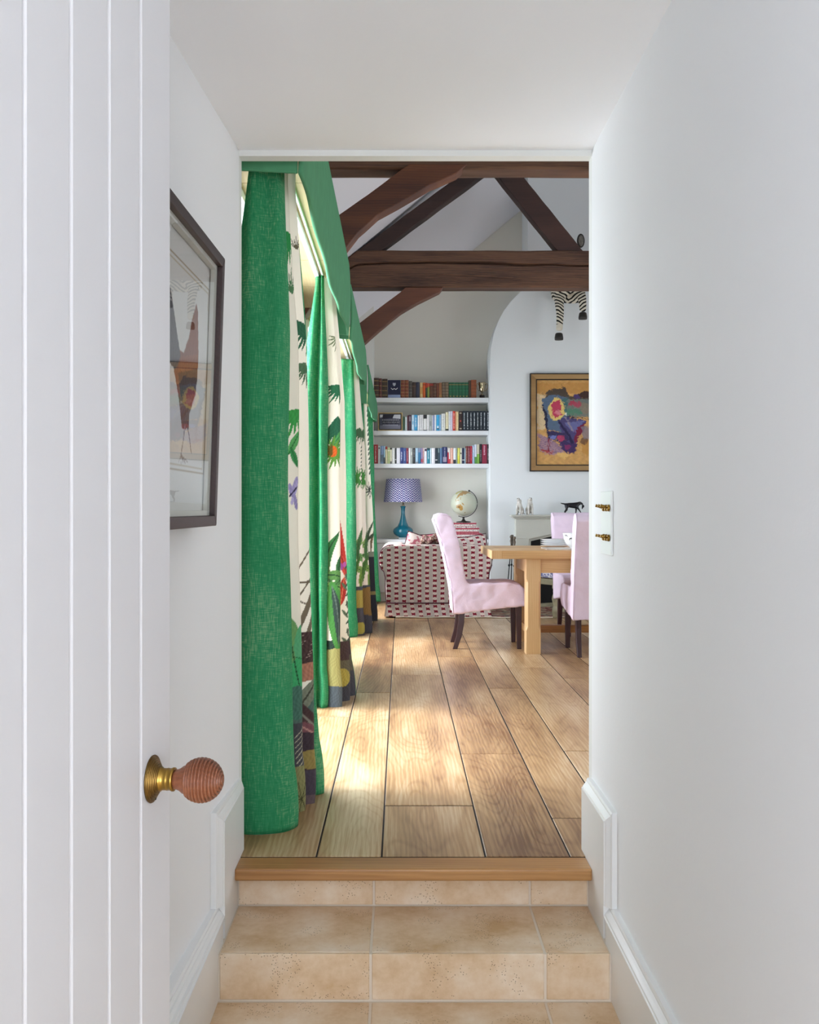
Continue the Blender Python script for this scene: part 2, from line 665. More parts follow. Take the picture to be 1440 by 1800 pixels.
def chevron_fabric():
    m = mat('blue_chevron', '#3b3f86', 0.85, spec=0.15)
    nt, N, L, MATH, MIX, b = nodes_of(m)
    tc = N('ShaderNodeTexCoord')
    sp = N('ShaderNodeSeparateXYZ')
    L(tc.outputs['Object'], sp.inputs[0])
    ang = MATH('DIVIDE', MATH('ARCTAN2', sp.outputs[1], sp.outputs[0]), 0.235)
    zig = MATH('ABSOLUTE', MATH('SUBTRACT', MATH('FRACT', ang), 0.5))
    t = MATH('FRACT', MATH('ADD', MATH('DIVIDE', sp.outputs[2], 0.026), MATH('MULTIPLY', zig, 2.2)))
    wob = N('ShaderNodeTexNoise')
    wob.inputs['Scale'].default_value = 160
    L(tc.outputs['Object'], wob.inputs[0])
    on = MATH('LESS_THAN', MATH('ADD', t, MATH('MULTIPLY', MATH('SUBTRACT', wob.outputs[0], 0.5), 0.5)), 0.36)
    L(MIX(on, lin('#2f3278'), lin('#dcdbe6')), b.inputs['Base Color'])
    return m


M['chevron'] = chevron_fabric()


def blotch(name, cols, scale, rough=0.9):
    m = mat(name, cols[0], rough, spec=0.15)
    nt, N, L, MATH, MIX, b = nodes_of(m)
    tc = N('ShaderNodeTexCoord')
    n = N('ShaderNodeTexVoronoi')
    n.inputs['Scale'].default_value = scale
    L(tc.outputs['Object'], n.inputs[0])
    rp = N('ShaderNodeValToRGB')
    rp.color_ramp.interpolation = 'CONSTANT'
    e = rp.color_ramp.elements
    e[0].color = (*lin(cols[0]), 1)
    e[1].color = (*lin(cols[-1]), 1)
    e[1].position = 1 - 1.0 / len(cols)
    for i, c in enumerate(cols[1:-1]):
        k = e.new((i + 1) / len(cols))
        k.color = (*lin(c), 1)
    sx = N('ShaderNodeSeparateColor')
    L(n.outputs['Color'], sx.inputs[0])
    L(sx.outputs[0], rp.inputs[0])
    L(rp.outputs[0], b.inputs['Base Color'])
    return m


M['rug'] = blotch('rug_pile', ['#a98a78', '#8c4f4b', '#c9b79a', '#6f6a62', '#b59b86'], 28)
M['paisley'] = blotch('paisley_throw', ['#7d4f45', '#b89a86', '#5a3a35', '#a5707a', '#c9b8a8'], 90)
M['blue_print'] = blotch('blue_print', ['#8d90b4', '#c9c9d6', '#6a6c96', '#dcdbe0'], 70)
M['box_paper'] = None


def glass_mat(name, refl=1.0, tint=(1, 1, 1)):
    m = bpy.data.materials.new(name)
    m.use_nodes = True
    nt = m.node_tree
    nt.nodes.remove(nt.nodes['Principled BSDF'])
    out = nt.nodes['Material Output']
    tr = nt.nodes.new('ShaderNodeBsdfTransparent')
    tr.inputs[0].default_value = (*tint, 1)
    gl = nt.nodes.new('ShaderNodeBsdfGlossy')
    gl.inputs['Roughness'].default_value = 0.0
    fr = nt.nodes.new('ShaderNodeFresnel')
    fr.inputs[0].default_value = 1.5
    mu = nt.nodes.new('ShaderNodeMath')
    mu.operation = 'MULTIPLY'
    mu.inputs[1].default_value = refl
    nt.links.new(fr.outputs[0], mu.inputs[0])
    mx = nt.nodes.new('ShaderNodeMixShader')
    ge = nt.nodes.new('ShaderNodeNewGeometry')      # a thin sheet reflects at its front surface only
    inv = nt.nodes.new('ShaderNodeMath')
    inv.operation = 'SUBTRACT'
    inv.inputs[0].default_value = 1.0
    nt.links.new(ge.outputs['Backfacing'], inv.inputs[1])
    m2 = nt.nodes.new('ShaderNodeMath')
    m2.operation = 'MULTIPLY'
    nt.links.new(mu.outputs[0], m2.inputs[0])
    nt.links.new(inv.outputs[0], m2.inputs[1])
    nt.links.new(m2.outputs[0], mx.inputs[0])
    nt.links.new(tr.outputs[0], mx.inputs[1])
    nt.links.new(gl.outputs[0], mx.inputs[2])
    nt.links.new(mx.outputs[0], out.inputs[0])
    return m


M['glass'] = glass_mat('window_glass', 0.6)
M['picture_glass'] = glass_mat('picture_glass', 1.1)

_flat = {}


def flat(hexcol, rough=0.65):
    k = (hexcol, rough)
    if k not in _flat:
        _flat[k] = mat('paint_' + hexcol.lstrip('#'), hexcol, rough, var=0.12, vscale=60)
    return _flat[k]


# ------------------------------------------------------------------ the setting
Y_OPEN = 3.00           # where the hall ends and the dining room begins
Y_NOSE = R(0.001667)    # front of the oak nosing
Y_BACK = R(0.0066)      # back of the bookcase alcove
Y_FLANK = R(0.0064)
Y_CHIM = R(0.0063)
X_WIN = -0.62
X_RIGHT = 4.6
H_T1, H_T2 = -0.130, -0.256


def wl(y):              # left hall wall: splays out a little towards the viewer
    return -0.502 - 0.055 * (Y_OPEN - y)


# hall walls
b = MB()
ys = [-2.2, 3.05]
b.hexa([(wl(ys[0]) - 0.12, ys[0], -0.4), (wl(ys[0]), ys[0], -0.4), (wl(3.0), 3.0, -0.4), (wl(3.0) - 0.10, 3.0, -0.4)],
       [(wl(ys[0]) - 0.12, ys[0], 2.3), (wl(ys[0]), ys[0], 2.3), (wl(3.0), 3.0, 2.3), (wl(3.0) - 0.10, 3.0, 2.3)])
struct(b.obj('wall_left', M['wall']), 'smooth off-white left wall of the hall behind the framed print', 'wall')
b = MB().box(0.592, 0.72, -2.2, 3.0, -0.4, 2.3)
struct(b.obj('wall_right', M['wall']), 'smooth off-white right wall of the hall with the brass switches', 'wall')
b = MB().box(-1.0, 0.72, -2.2, 3.0, EYE + 1.108, 2.35)
struct(b.obj('ceiling', M['ceiling']), 'flat cream ceiling of the narrow hall', 'ceiling')
# hall back wall with an opening added for the fill lamp
b = MB()
b.box(-1.0, -0.5, -2.3, -2.2, -0.4, 2.35).box(0.54, 0.72, -2.3, -2.2, -0.4, 2.35)
b.box(-0.5, 0.54, -2.3, -2.2, 1.95, 2.35).box(-0.5, 0.54, -2.3, -2.2, -0.4, -0.05)
struct(b.obj('wall_back', M['wall']), 'off-white wall closing the hall behind the viewer', 'wall')

# wall between hall and dining room, with the opening
oh = EYE + 1.090
b = MB()
b.box(X_WIN - 0.25, -0.502, Y_OPEN, Y_OPEN + 0.045, -0.4, 5.9)
b.box(0.592, X_RIGHT + 0.2, Y_OPEN, Y_OPEN + 0.045, -0.4, 5.9)
b.box(-0.502, 0.592, Y_OPEN, Y_OPEN + 0.045, oh, 5.9)
struct(b.obj('wall_front', M['wall_d']), 'white wall and lintel around the opening into the dining room', 'wall')

# window wall: three tall windows
WINS = [(3.62, 5.35), (6.45, 7.95), (9.1, 10.5)]
WZ0, WZ1 = 0.12, 2.27
b = MB()
prev = Y_OPEN
for y0, y1 in WINS + [(Y_BACK + 0.2, None)]:
    b.box(X_WIN - 0.25, X_WIN, prev, y0, -0.05, 4.2)
    if y1:
        b.box(X_WIN - 0.25, X_WIN, y0, y1, WZ1, 4.2).box(X_WIN - 0.25, X_WIN, y0, y1, -0.05, WZ0)
        prev = y1
struct(b.obj('wall_window', M['wall_d']), 'white wall behind the green curtains with three tall windows', 'wall')
for i, (y0, y1) in enumerate(WINS):
    w = empty('window_%d' % (i + 1), (X_WIN - 0.16, (y0 + y1) / 2, WZ0))
    fx0, fx1 = X_WIN - 0.19, X_WIN - 0.13
    b = MB()
    b.box(fx0, fx1, y0, y0 + 0.06, WZ0, WZ1).box(fx0, fx1, y1 - 0.06, y1, WZ0, WZ1)
    b.box(fx0, fx1, y0 + 0.06, y1 - 0.06, WZ0, WZ0 + 0.07).box(fx0, fx1, y0 + 0.06, y1 - 0.06, WZ1 - 0.06, WZ1)
    b.obj('window_frame', M['trim'], w)
    ym = (y0 + y1) / 2
    MB().box(fx0 + .01, fx1 - .01, ym - 0.025, ym + 0.025, WZ0 + 0.07, WZ1 - 0.06).obj('mullion', M['trim'], w)
    MB().box(fx0 + .015, fx1 - .015, y0 + .06, ym - .025, 1.2, 1.235).obj('glazing_bar', M['trim'], w)
    MB().box(fx0 + .015, fx1 - .015, ym + .025, y1 - .06, 1.2, 1.235).obj('glazing_bar', M['trim'], w)
    for (a, c) in ((y0 + .06, ym - .025), (ym + .025, y1 - .06)):
        for (z0, z1) in ((WZ0 + .07, 1.2), (1.235, WZ1 - .06)):
            MB().box(fx0 + 0.028, fx0 + 0.032, a, c, z0, z1).obj('pane', M['glass'], w)
    MB().box(X_WIN - 0.13, X_WIN + 0.02, y0 - 0.02, y1 + 0.02, WZ0 - 0.025, WZ0).obj('window_sill', M['trim'], w)
    struct(w, ['tall window behind the first green curtain', 'tall middle window between the second and third pelmets', 'tall window at the bookshelf end'][i], 'window')

# right wall of the dining room with wide windows (outside the frame)
b = MB()
b.box(X_RIGHT, X_RIGHT + 0.2, Y_OPEN, 5.0, -0.05, 4.2).box(X_RIGHT, X_RIGHT + 0.2, 8.6, Y_BACK + .2, -0.05, 4.2)
b.box(X_RIGHT, X_RIGHT + 0.2, 5.0, 8.6, 2.4, 4.2).box(X_RIGHT, X_RIGHT + 0.2, 5.0, 8.6, -0.05, 0.5)
struct(b.obj('wall_east', M['wall_d']), 'white dining room wall opposite the curtains', 'wall')

# vaulted dining ceiling: two slopes, coved down towards the bookshelf wall
RIDGE_X = 2.0
CSL, CC = 0.83, EYE + 2.867


def ceil_z(x, y):
    z = CC + CSL * x if x <= RIDGE_X else CC + CSL * RIDGE_X - CSL * (x - RIDGE_X) * 0.86
    t = max(0.0, min(1.0, (y - R(0.0057)) / (R(0.0066) - R(0.0057))))
    return z - 0.60 * t ** 2.2


pts = []
nx, ny = 40, 60
for j in range(ny):
    y = Y_OPEN + (Y_BACK + 0.1 - Y_OPEN) * j / (ny - 1)
    for i in range(nx):
        x = X_WIN - 0.2 + (X_RIGHT + 0.3 - X_WIN) * i / (nx - 1)
        pts.append((x, y, ceil_z(x, y)))
o = MB().grid(pts, nx, ny).obj('ceiling_vault', mat('vault_paint', '#e2e4ec', 0.85, bump=0.04, bscale=40, spec=0.2))
s = o.modifiers.new('plaster', 'SOLIDIFY')
s.thickness = 0.05
s.offset = 1.0
struct(o, 'sloping white plaster ceiling above the dark roof trusses', 'ceiling')

# bookshelf wall: alcove, flank and chimney breast
b = MB().box(X_WIN - 0.2, X_RIGHT + 0.2, Y_BACK, Y_BACK + 0.15, -0.05, 5.9)
struct(b.obj('wall_alcove', mat('alcove_paint', '#d8d6cd', 0.8, bump=0.04, spec=0.25)), 'cream rear wall of the bookshelf alcove', 'wall')
ax0 = (657 - VX) * 0.0064
b = MB().box(X_WIN - 0.05, ax0, Y_FLANK, Y_BACK, -0.05, 3.6)
struct(b.obj('wall_flank', M['wall_d']), 'narrow white pier left of the bookshelves', 'wall')
prof = [(862, 1062), (862, 640), (863.5, 612), (868, 588), (876, 565), (886, 546), (897, 531), (908, 520), (919, 509), (925, 496), (928, 478), (928, 250)]
pl = []
for px, py in prof:
    x, y, z = P(px, py, 0.0063)
    pl.append((x, z))
pl[0] = (pl[0][0], -0.02)
pl[-1] = (pl[-1][0], 5.6)
# the outline is drawn in a box of wall that the fireplace sits against
pl += [(3.3, 5.6), (3.3, -0.02)]
b = MB().prism(pl, Y_CHIM, Y_BACK + 0.02, 'y')
struct(b.obj('wall_chimney', M['chimney']), 'pale blue-white chimney breast with a curved shoulder', 'wall')

# floors
fl = empty('floor', (0, 0, 0))
MB().box(X_WIN - 0.2, X_RIGHT, R(0.001726), Y_BACK, -0.06, -0.0018).obj('subfloor', M['gap'], fl)
edges = [-0.64, -0.257, -0.059, 0.257, 0.514, 0.709, 1.008, 1.26, 1.52, 1.74, 2.05, 2.31, 2.6, 2.84, 3.15, 3.4, 3.66, 3.95, 4.25, 4.59]
joints = {0: [4.9, 7.7], 1: [5.53, 8.9], 2: [3.44, 6.13, 9.0], 3: [4.16, 6.86, 9.6], 4: [3.3, 5.67, 8.2], 5: [4.21, 6.4, 8.7], 6: [3.7, 6.0, 8.4]}
Y0F = R(0.001726)
rnd = random.Random(3)
for k in range(len(edges) - 1):
    js = joints.get(k) or [3.4 + rnd.random() * 2, 6.0 + rnd.random() * 1.6, 8.7 + rnd.random()]
    cuts = [Y0F] + js + [Y_BACK]
    for a, c in zip(cuts[:-1], cuts[1:]):
        dz = rnd.uniform(-0.0008, 0.0008)
        o = MB().box(edges[k] + 0.0024, edges[k + 1] - 0.0024, a + 0.0035, c - 0.0035, -0.019, dz).obj('plank', M['oak_floor'], fl, bevel=0.002, seg=1)
        recentre(o)
struct(fl, 'wide oak floorboards of the dining room', 'floor')

BF_L, BF_R = -0.487, 0.560        # faces of the hall skirtings
GX = [BF_L, -0.081, 0.385, BF_R]
fh = empty('floor_hall', (0, 1.5, H_T2 - 0.02))
MB().box(-0.75, 0.60, -2.2, R(0.001516) + 0.02, H_T2 - 0.05, H_T2 - 0.003).obj('grout_bed', M['grout'], fh)
G = 0.0035
ycuts = [R(0.001516) - 0.002, 2.14, 1.70, 1.26, 0.82, 0.38, -0.06, -0.5, -0.94, -1.38, -1.82, -2.2]
hx = [-0.60, -0.081, 0.385, 0.592]
for y1, y0 in zip(ycuts[:-1], ycuts[1:]):
    for x0, x1 in zip(hx[:-1], hx[1:]):
        o = MB().box(x0 + G, x1 - G, y0 + G, y1 - G, H_T2 - 0.02, H_T2).obj('tile', M['stone'], fh, bevel=0.002, seg=1)
        recentre(o)
struct(fh, 'honed travertine tiles of the hall floor below the steps', 'floor')

st = empty('stair', (0, R(0.0016), H_T2))
YR1, YR2 = R(0.0017), R(0.001516)
MB().box(BF_L - 0.03, BF_R + 0.03, YR2 + 0.003, Y0F + 0.1, H_T2 - 0.02, H_T1 - 0.0025).obj('grout_bed', M['grout'], st)
MB().box(BF_L - 0.03, BF_R + 0.03, YR1 + 0.004, Y0F + 0.15, H_T1 - 0.01, -0.036).obj('grout_bed', M['grout'], st)
for x0, x1 in zip(GX[:-1], GX[1:]):
    recentre(MB().box(x0 + G, x1 - G, YR1 - 0.002, YR1 + 0.01, H_T1 + G, -0.0365).obj('tile', M['stone'], st, bevel=0.0015, seg=1))
    recentre(MB().box(x0 + G, x1 - G, YR2 + 0.0125, YR1 - G, H_T1 - 0.004, H_T1).obj('tile', M['stone'], st, bevel=0.003, seg=2))
    recentre(MB().box(x0 + G, x1 - G, YR2, YR2 + 0.009, H_T2 + G, H_T1 - 0.0005).obj('tile', M['stone'], st, bevel=0.002, seg=1))
o = MB().box(-0.4885, 0.5615, Y_NOSE, Y0F - 0.002, -0.036, 0.0).obj('nosing', M['oak_nosing'], st, bevel=0.006, seg=3)
o['label'] = 'oak nosing board along the top step'
recentre(o)
struct(st, 'two travertine tiled steps with an oak nosing up to the dining room', 'stair')


# skirtings with a moulded top that steps up with the stairs
def moulded(profile, frame_a, frame_b):
    """profile: (out, up) pairs; swept between two frames (origin, out vector, up vector)."""
    n = len(profile)
    vs = []
    for (o, ou, up) in (frame_a, frame_b):
        o, ou, up = Vector(o), Vector(ou), Vector(up)
        for a, c in profile:
            vs.append(tuple(o + ou * a + up * c))
    fs = [(i, (i + 1) % n, n + (i + 1) % n, n + i) for i in range(n)]
    fs += [tuple(range(n))[::-1], tuple(range(n, 2 * n))]
    return vs, fs


def skirting(name, side, label):
    s = 1 if side == 'left' else -1
    e = empty(name, (BF_L if side == 'left' else BF_R, 2.6, H_T2))
    face = BF_L if side == 'left' else BF_R

    def wallx(y):
        return wl(y) if side == 'left' else 0.592

    def bx(y0, y1, z0, z1):
        b = MB()
        b.hexa([(wallx(y0), y0, z0), (face, y0, z0), (face, y1, z0), (wallx(y1), y1, z0)],
               [(wallx(y0), y0, z1), (face, y0, z1), (face, y1, z1), (wallx(y1), y1, z1)])
        return b
    YE = R(0.001558)
    top_lo, top_hi = -0.040, 0.222
    mh = 0.034
    bx(-2.2, YE, H_T2, top_lo - mh).obj('board', M['trim'], e)
    bx(YE + 0.0265, Y_OPEN, H_T2, top_hi - mh).obj('board', M['trim'], e)
    # ogee moulding: (out from the wall, down from the top)

    def mould(T):
        return [(0, 0), (T * 0.42, 0), (T * 0.52, -0.006), (T * 0.52, -0.010), (T * 0.66, -0.016), (T * 0.86, -0.024), (T * 0.90, -0.028), (T, -0.030), (T, -mh), (0, -mh)]
    for (y0, y1, zt) in ((-2.2, YE + 0.026, top_lo), (YE, Y_OPEN, top_hi)):
        b = MB()
        T0, T1 = abs(face - wallx(y0)), abs(face - wallx(y1))
        n = 10
        mt = zt == top_hi
        vs = [(wallx(y0) + s * a, y0 - (c * 0.78 if mt else 0), zt + c) for a, c in mould(T0)] + [(wallx(y1) + s * a, y1, zt + c) for a, c in mould(T1)]
        fs = [(i, (i + 1) % n, n + (i + 1) % n, n + i) for i in range(n)] + [tuple(range(n))[::-1], tuple(range(n, 2 * n))]
        b.add(vs, fs).obj('top_moulding', M['trim'], e)
    b = MB()
    T = abs(face - wallx(YE))
    n = 10
    vs = []
    for zz, f in ((top_lo - 0.002, 0), (top_hi, 1)):
        for a, c in mould(T):
            vs.append((wallx(YE) + s * a, YE - c * 0.78, zz - (-c if f else 0)))
    fs = [(i, (i + 1) % n, n + (i + 1) % n, n + i) for i in range(n)] + [tuple(range(n))[::-1], tuple(range(n, 2 * n))]
    b.add(vs, fs).obj('end_moulding', M['trim'], e)
    struct(e, label, 'baseboard')


skirting('baseboard_left', 'left', 'white moulded skirting stepping up beside the stone stairs below the print')
skirting('baseboard_right', 'right', 'white moulded skirting stepping up beside the stone stairs below the switches')
# skirting on the chimney breast
b = MB().box((862 - VX) * 0.0063, 1.26, Y_CHIM - 0.018, Y_CHIM, 0.0, 0.215).box((862 - VX) * 0.0063, 1.26, Y_CHIM - 0.024, Y_CHIM, 0.2, 0.225)
struct(b.obj('baseboard_back', M['trim'], bevel=0.004), 'white skirting at the foot of the chimney breast', 'baseboard')

# ------------------------------------------------------------------ open door with its knob
dr = empty('door_1', (-0.376, 0.55, -0.245))
D0 = Vector((-0.3462, 0.889, 0))
dd = Vector((0.0365, 0.411, 0)).normalized()
dn = Vector((dd.y, -dd.x, 0))       # towards the hall


def dpt(t, n, z):
    p = D0 + dd * t + dn * n
    return (p.x, p.y, z)


ZD0, ZD1 = -0.245, 1.83
brds = [-0.36, -0.26, -0.2, -0.1, 0.0, 0.1, 0.2, 0.3, 0.4125]
brds = [-0.35, -0.3] + [-0.2, -0.1, 0.0, 0.1, 0.2, 0.3, 0.4125]
vg, vd = 0.0036, 0.0045
for a, c in zip(brds[:-1], brds[1:]):
    last = c > 0.4
    first = a < -0.34
    pr = [(a, -0.04), (a, -vd if not first else 0), (a + vg, 0), (c - vg, 0), (c, -vd if not last else -0.001), (c, -0.04)]
    vs = [dpt(t, n, ZD0) for t, n in pr] + [dpt(t, n, ZD1) for t, n in pr]
    n = len(pr)
    fs = [(i, (i + 1) % n, n + (i + 1) % n, n + i) for i in range(n)] + [tuple(range(n))[::-1], tuple(range(n, 2 * n))]
    MB().add(vs, fs).obj('board', M['door'], dr, bevel=0.0012, seg=1)
struct(dr, 'white boarded door standing open along the left side of the hall', 'door')
# knob: reeded brass rose, brass collar, reeded rosewood bulb; turned about the door's normal
kt = (43 + 0) * 0
t_k = 0.3395
zk = EYE - (1369 - VY) * (0.889 + t_k * 0.996) / FPX
ko = empty('door_knob', (0, 0, 0), local=True)
ko.parent = dr
kb = dpt(t_k, 0, zk)
ko.location = Vector(kb) - Vector(dr['_o'])
ko.rotation_euler = (0, 0, math.atan2(dn.y, dn.x))


def loc_obj(mb, name, m, parent, **kw):
    o = mb.obj(name, m, None, **kw)
    o.parent = parent
    return o


pr = [(0.0, 0.0), (0.0292, 0.0), (0.0298, 0.0015), (0.0292, 0.0028)]
for k in range(6):
    for f, dep in ((0.02, -0.0014), (0.30, -0.0014), (0.46, 0.0), (0.86, 0.0)):
        t = (k + f) / 6
        pr.append((0.0285 - 0.0137 * t + dep * 0.53, 0.003 + 0.0085 * t + dep * 0.85))
pr += [(0.0145, 0.0125), (0.0, 0.0125)]
rose = loc_obj(MB().lathe(pr, axis='x', n=56), 'rose', M['brass_dark'], ko)
loc_obj(MB().lathe([(0.0, 0.0), (0.0022, 0.0), (0.0022, 0.0006), (0.0, 0.0006)], (0.0048, 0.0, -0.0245), 'x', 12), 'rose_screw', M['black'], ko)
pr = [(0, 0.011), (0.0150, 0.011), (0.0155, 0.0125), (0.0138, 0.014), (0.0138, 0.020), (0.0142, 0.021), (0.0138, 0.022), (0.0138, 0.0255), (0.0148, 0.0270), (0.0148, 0.0295), (0.0132, 0.030), (0, 0.030)]
loc_obj(MB().lathe(pr, axis='x', n=40), 'collar', M['brass'], ko)
body = [(0.0, 0.0285), (0.0122, 0.0285), (0.0124, 0.033), (0.0140, 0.037), (0.0172, 0.0415)]
cx, rad, nr = 0.0645, 0.0278, 14
for k in range(nr):
    for f, dr_ in ((0.0, -0.0024), (0.22, -0.0024), (0.32, -0.0002), (0.55, 0.0005), (0.80, 0.0004), (0.92, -0.0002)):
        a = 2.36 - (2.36 - 0.10) * (k + f) / nr
        body.append(((rad + dr_) * math.sin(a), cx + (rad + dr_) * math.cos(a)))
body += [(0.0, cx + rad)]
o = loc_obj(MB().lathe(body, axis='x', n=48), 'bulb', M['rosewood'], ko)
ko['label'] = 'reeded rosewood beehive knob on a brass rose'

# ------------------------------------------------------------------ light switch on the right hall wall
r0s, r1s = 0.001587, 0.001668
sw = empty('light_switch', (0.592, R(0.00163), 0.925))
z0s, z1s = EYE - (977 - VY) * r0s, EYE - (863 - VY) * r0s
MB().box(0.586, 0.592, R(r0s), R(r1s), z0s, z1s).obj('plate', mat('switch_plate', '#e3e6e4', 0.3), sw, bevel=0.0015)
for row, py in enumerate((893, 945)):
    for k in range(3):
        y = R(r0s) + (0.022 + 0.0335 * k)
        zz = EYE - (py - VY) * 0.00162
        tg = MB().lathe([(0.0, -0.0), (0.0095, 0.0), (0.0095, -0.004), (0.007, -0.0065), (0.006, -0.007), (0, -0.007)], (0.586, y, zz), 'x', 20).obj('toggle', M['brass'], sw)
        tip = 0.012 if row == 0 else 0.010
        MB().tube([(0.580, y, zz), (0.570, y, zz + tip * 0.35), (0.561, y, zz + tip * 0.6)], [0.0028, 0.0035, 0.0046], 10).obj('dolly', M['brass'], tg)
        for ch in tg.children:
            ch.data.transform(Matrix.Translation(-Vector(sw['_o'])))
tag(sw, 'white switch plate with two rows of three brass toggles', 'light switch')


# ------------------------------------------------------------------ painter for prints and pictures
class Canvas:
    """Colours of points (u, v): shapes are laid down one over the other."""

    def __init__(self, uv, base):
        self.p = np.asarray(uv, float)
        self.c = np.tile(np.array(lin(base)), (len(self.p), 1))
        self.rng = np.random.RandomState(5)

    def _mix(self, m, color, a=1.0, jitter=0.0):
        if not m.any():
            return
        c = np.array(lin(color))
        if jitter:
            q = self.p[m]
            n = np.sin(q[:, 0] * 391.7 + 3 * np.sin(q[:, 1] * 67)) * np.sin(q[:, 1] * 211.3 + 2 * np.sin(q[:, 0] * 83))
            cc = c[None, :] * (1 + jitter * n[:, None])
        else:
            cc = np.tile(c, (m.sum(), 1))
        self.c[m] = self.c[m] * (1 - a) + cc * a

    def poly(self, pts, color, a=1.0, jitter=0.0):
        x, y = self.p[:, 0], self.p[:, 1]
        pts = np.asarray(pts, float)
        bb = (x >= pts[:, 0].min()) & (x <= pts[:, 0].max()) & (y >= pts[:, 1].min()) & (y <= pts[:, 1].max())
        idx = np.nonzero(bb)[0]
        if not len(idx):
            return
        xs, ys_ = x[idx], y[idx]
        ins = np.zeros(len(idx), bool)
        n = len(pts)
        for i in range(n):
            x0, y0 = pts[i]
            x1, y1 = pts[(i + 1) % n]
            if y0 == y1:
                continue
            cr = ((y0 > ys_) != (y1 > ys_)) & (xs < (x1 - x0) * (ys_ - y0) / (y1 - y0) + x0)
            ins ^= cr
        m = np.zeros(len(x), bool)
        m[idx[ins]] = True
        self._mix(m, color, a, jitter)

    def ell(self, cx, cy, rx, ry, color, ang=0.0, a=1.0, jitter=0.0):
        x, y = self.p[:, 0] - cx, self.p[:, 1] - cy
        c, s = math.cos(ang), math.sin(ang)
        m = ((x * c + y * s) / rx) ** 2 + ((-x * s + y * c) / ry) ** 2 < 1
        self._mix(m, color, a, jitter)

    def line(self, pts, w, color, a=1.0):
        for (x0, y0), (x1, y1) in zip(pts[:-1], pts[1:]):
            d = np.array((x1 - x0, y1 - y0))
            ll = max(d @ d, 1e-12)
            q = self.p - np.array((x0, y0))
            t = np.clip(q @ d / ll, 0, 1)
            e = q - t[:, None] * d
            self._mix((e ** 2).sum(1) < (w / 2) ** 2, color, a)

    def dabs(self, n, L_, w):
        """Short brush strokes that drag the colours about."""
        r = self.rng
        for _ in range(n):
            i = r.randint(len(self.p))
            c = self.c[i] * (1 + 0.35 * (r.rand(3) * 0.35 + r.rand() * 0.65 - 0.5))
            a = r.rand() * PI
            d = self.p - self.p[i] - np.array((r.randn() * L_ * .4, r.randn() * L_ * .4))
            ca, sa = math.cos(a), math.sin(a)
            m = ((d[:, 0] * ca + d[:, 1] * sa) / L_) ** 2 + ((-d[:, 0] * sa + d[:, 1] * ca) / w) ** 2 < 1
            self.c[m] = self.c[m] * 0.35 + c * 0.65

    def leaf(self, x0, y0, x1, y1, w, color, rib=None, bend=0.0, jitter=0.15):
        d = np.array((x1 - x0, y1 - y0))
        L_ = math.hypot(*d)
        n = np.array((-d[1], d[0])) / L_
        up, dn = [], []
        for k in range(13):
            t = k / 12
            c = np.array((x0, y0)) + d * t + n * bend * math.sin(PI * t) * L_
            h = w / 2 * math.sin(PI * t) ** 0.7
            up.append(c + n * h)
            dn.append(c - n * h)
        self.poly(up + dn[::-1], color, 1, jitter)
        if rib:
            mid = [(np.array((x0, y0)) + d * k / 8 + n * bend * math.sin(PI * k / 8) * L_) for k in range(9)]
            self.line(mid, w * 0.12, rib)

    def palm(self, cx, cy, L_, color, a0=200, a1=340, n=12, w=0.010):
        for k in range(n):
            a = math.radians(a0 + (a1 - a0) * k / (n - 1))
            ll = L_ * (0.75 + 0.3 * ((k * 7) % 5) / 5)
            self.leaf(cx, cy, cx + ll * math.cos(a), cy + ll * math.sin(a), w, color, bend=0.06)


def paint(o, cols, layer='print'):
    at = o.data.color_attributes.new(layer, 'FLOAT_COLOR', 'POINT')
    rgba = np.ones((len(o.data.vertices), 4), 'f')
    rgba[:, :3] = cols
    at.data.foreach_set('color', rgba.ravel())


def raw_grid(name, P3, nu, nv, m, parent, loc=(0, 0, 0)):
    """A fine grid mesh straight from numpy points (nv rows of nu)."""
    me = bpy.data.meshes.new(name)
    idx = np.arange(nu * nv).reshape(nv, nu)
    q = np.stack([idx[:-1, :-1], idx[:-1, 1:], idx[1:, 1:], idx[1:, :-1]], -1).reshape(-1, 4)
    me.vertices.add(nu * nv)
    me.vertices.foreach_set('co', (np.asarray(P3) - np.array(loc)).astype('f').ravel())
    me.loops.add(q.size)
    me.loops.foreach_set('vertex_index', q.ravel().astype('i'))
    me.polygons.add(len(q))
    me.polygons.foreach_set('loop_start', (np.arange(len(q)) * 4).astype('i'))
    me.polygons.foreach_set('use_smooth', np.ones(len(q), bool))
    me.update(calc_edges=True)
    me.materials.append(m)
    o = bpy.data.objects.new(name, me)
    COL.objects.link(o)
    if parent:
        o.parent = parent
    return o


# ------------------------------------------------------------------ curtains
def catmull(pts, per):
    pts = [np.array(p, float) for p in pts]
    pts = [2 * pts[0] - pts[1]] + pts + [2 * pts[-1] - pts[-2]]
    out = []
    for i in range(1, len(pts) - 2):
        p0, p1, p2, p3 = pts[i - 1:i + 3]
        for k in range(per):
            t = k / per
            out.append(0.5 * ((2 * p1) + (-p0 + p2) * t + (2 * p0 - 5 * p1 + 4 * p2 - p3) * t * t + (-p0 + 3 * p1 - 3 * p2 + p3) * t ** 3))
    out.append(pts[-2])
    return np.array(out)


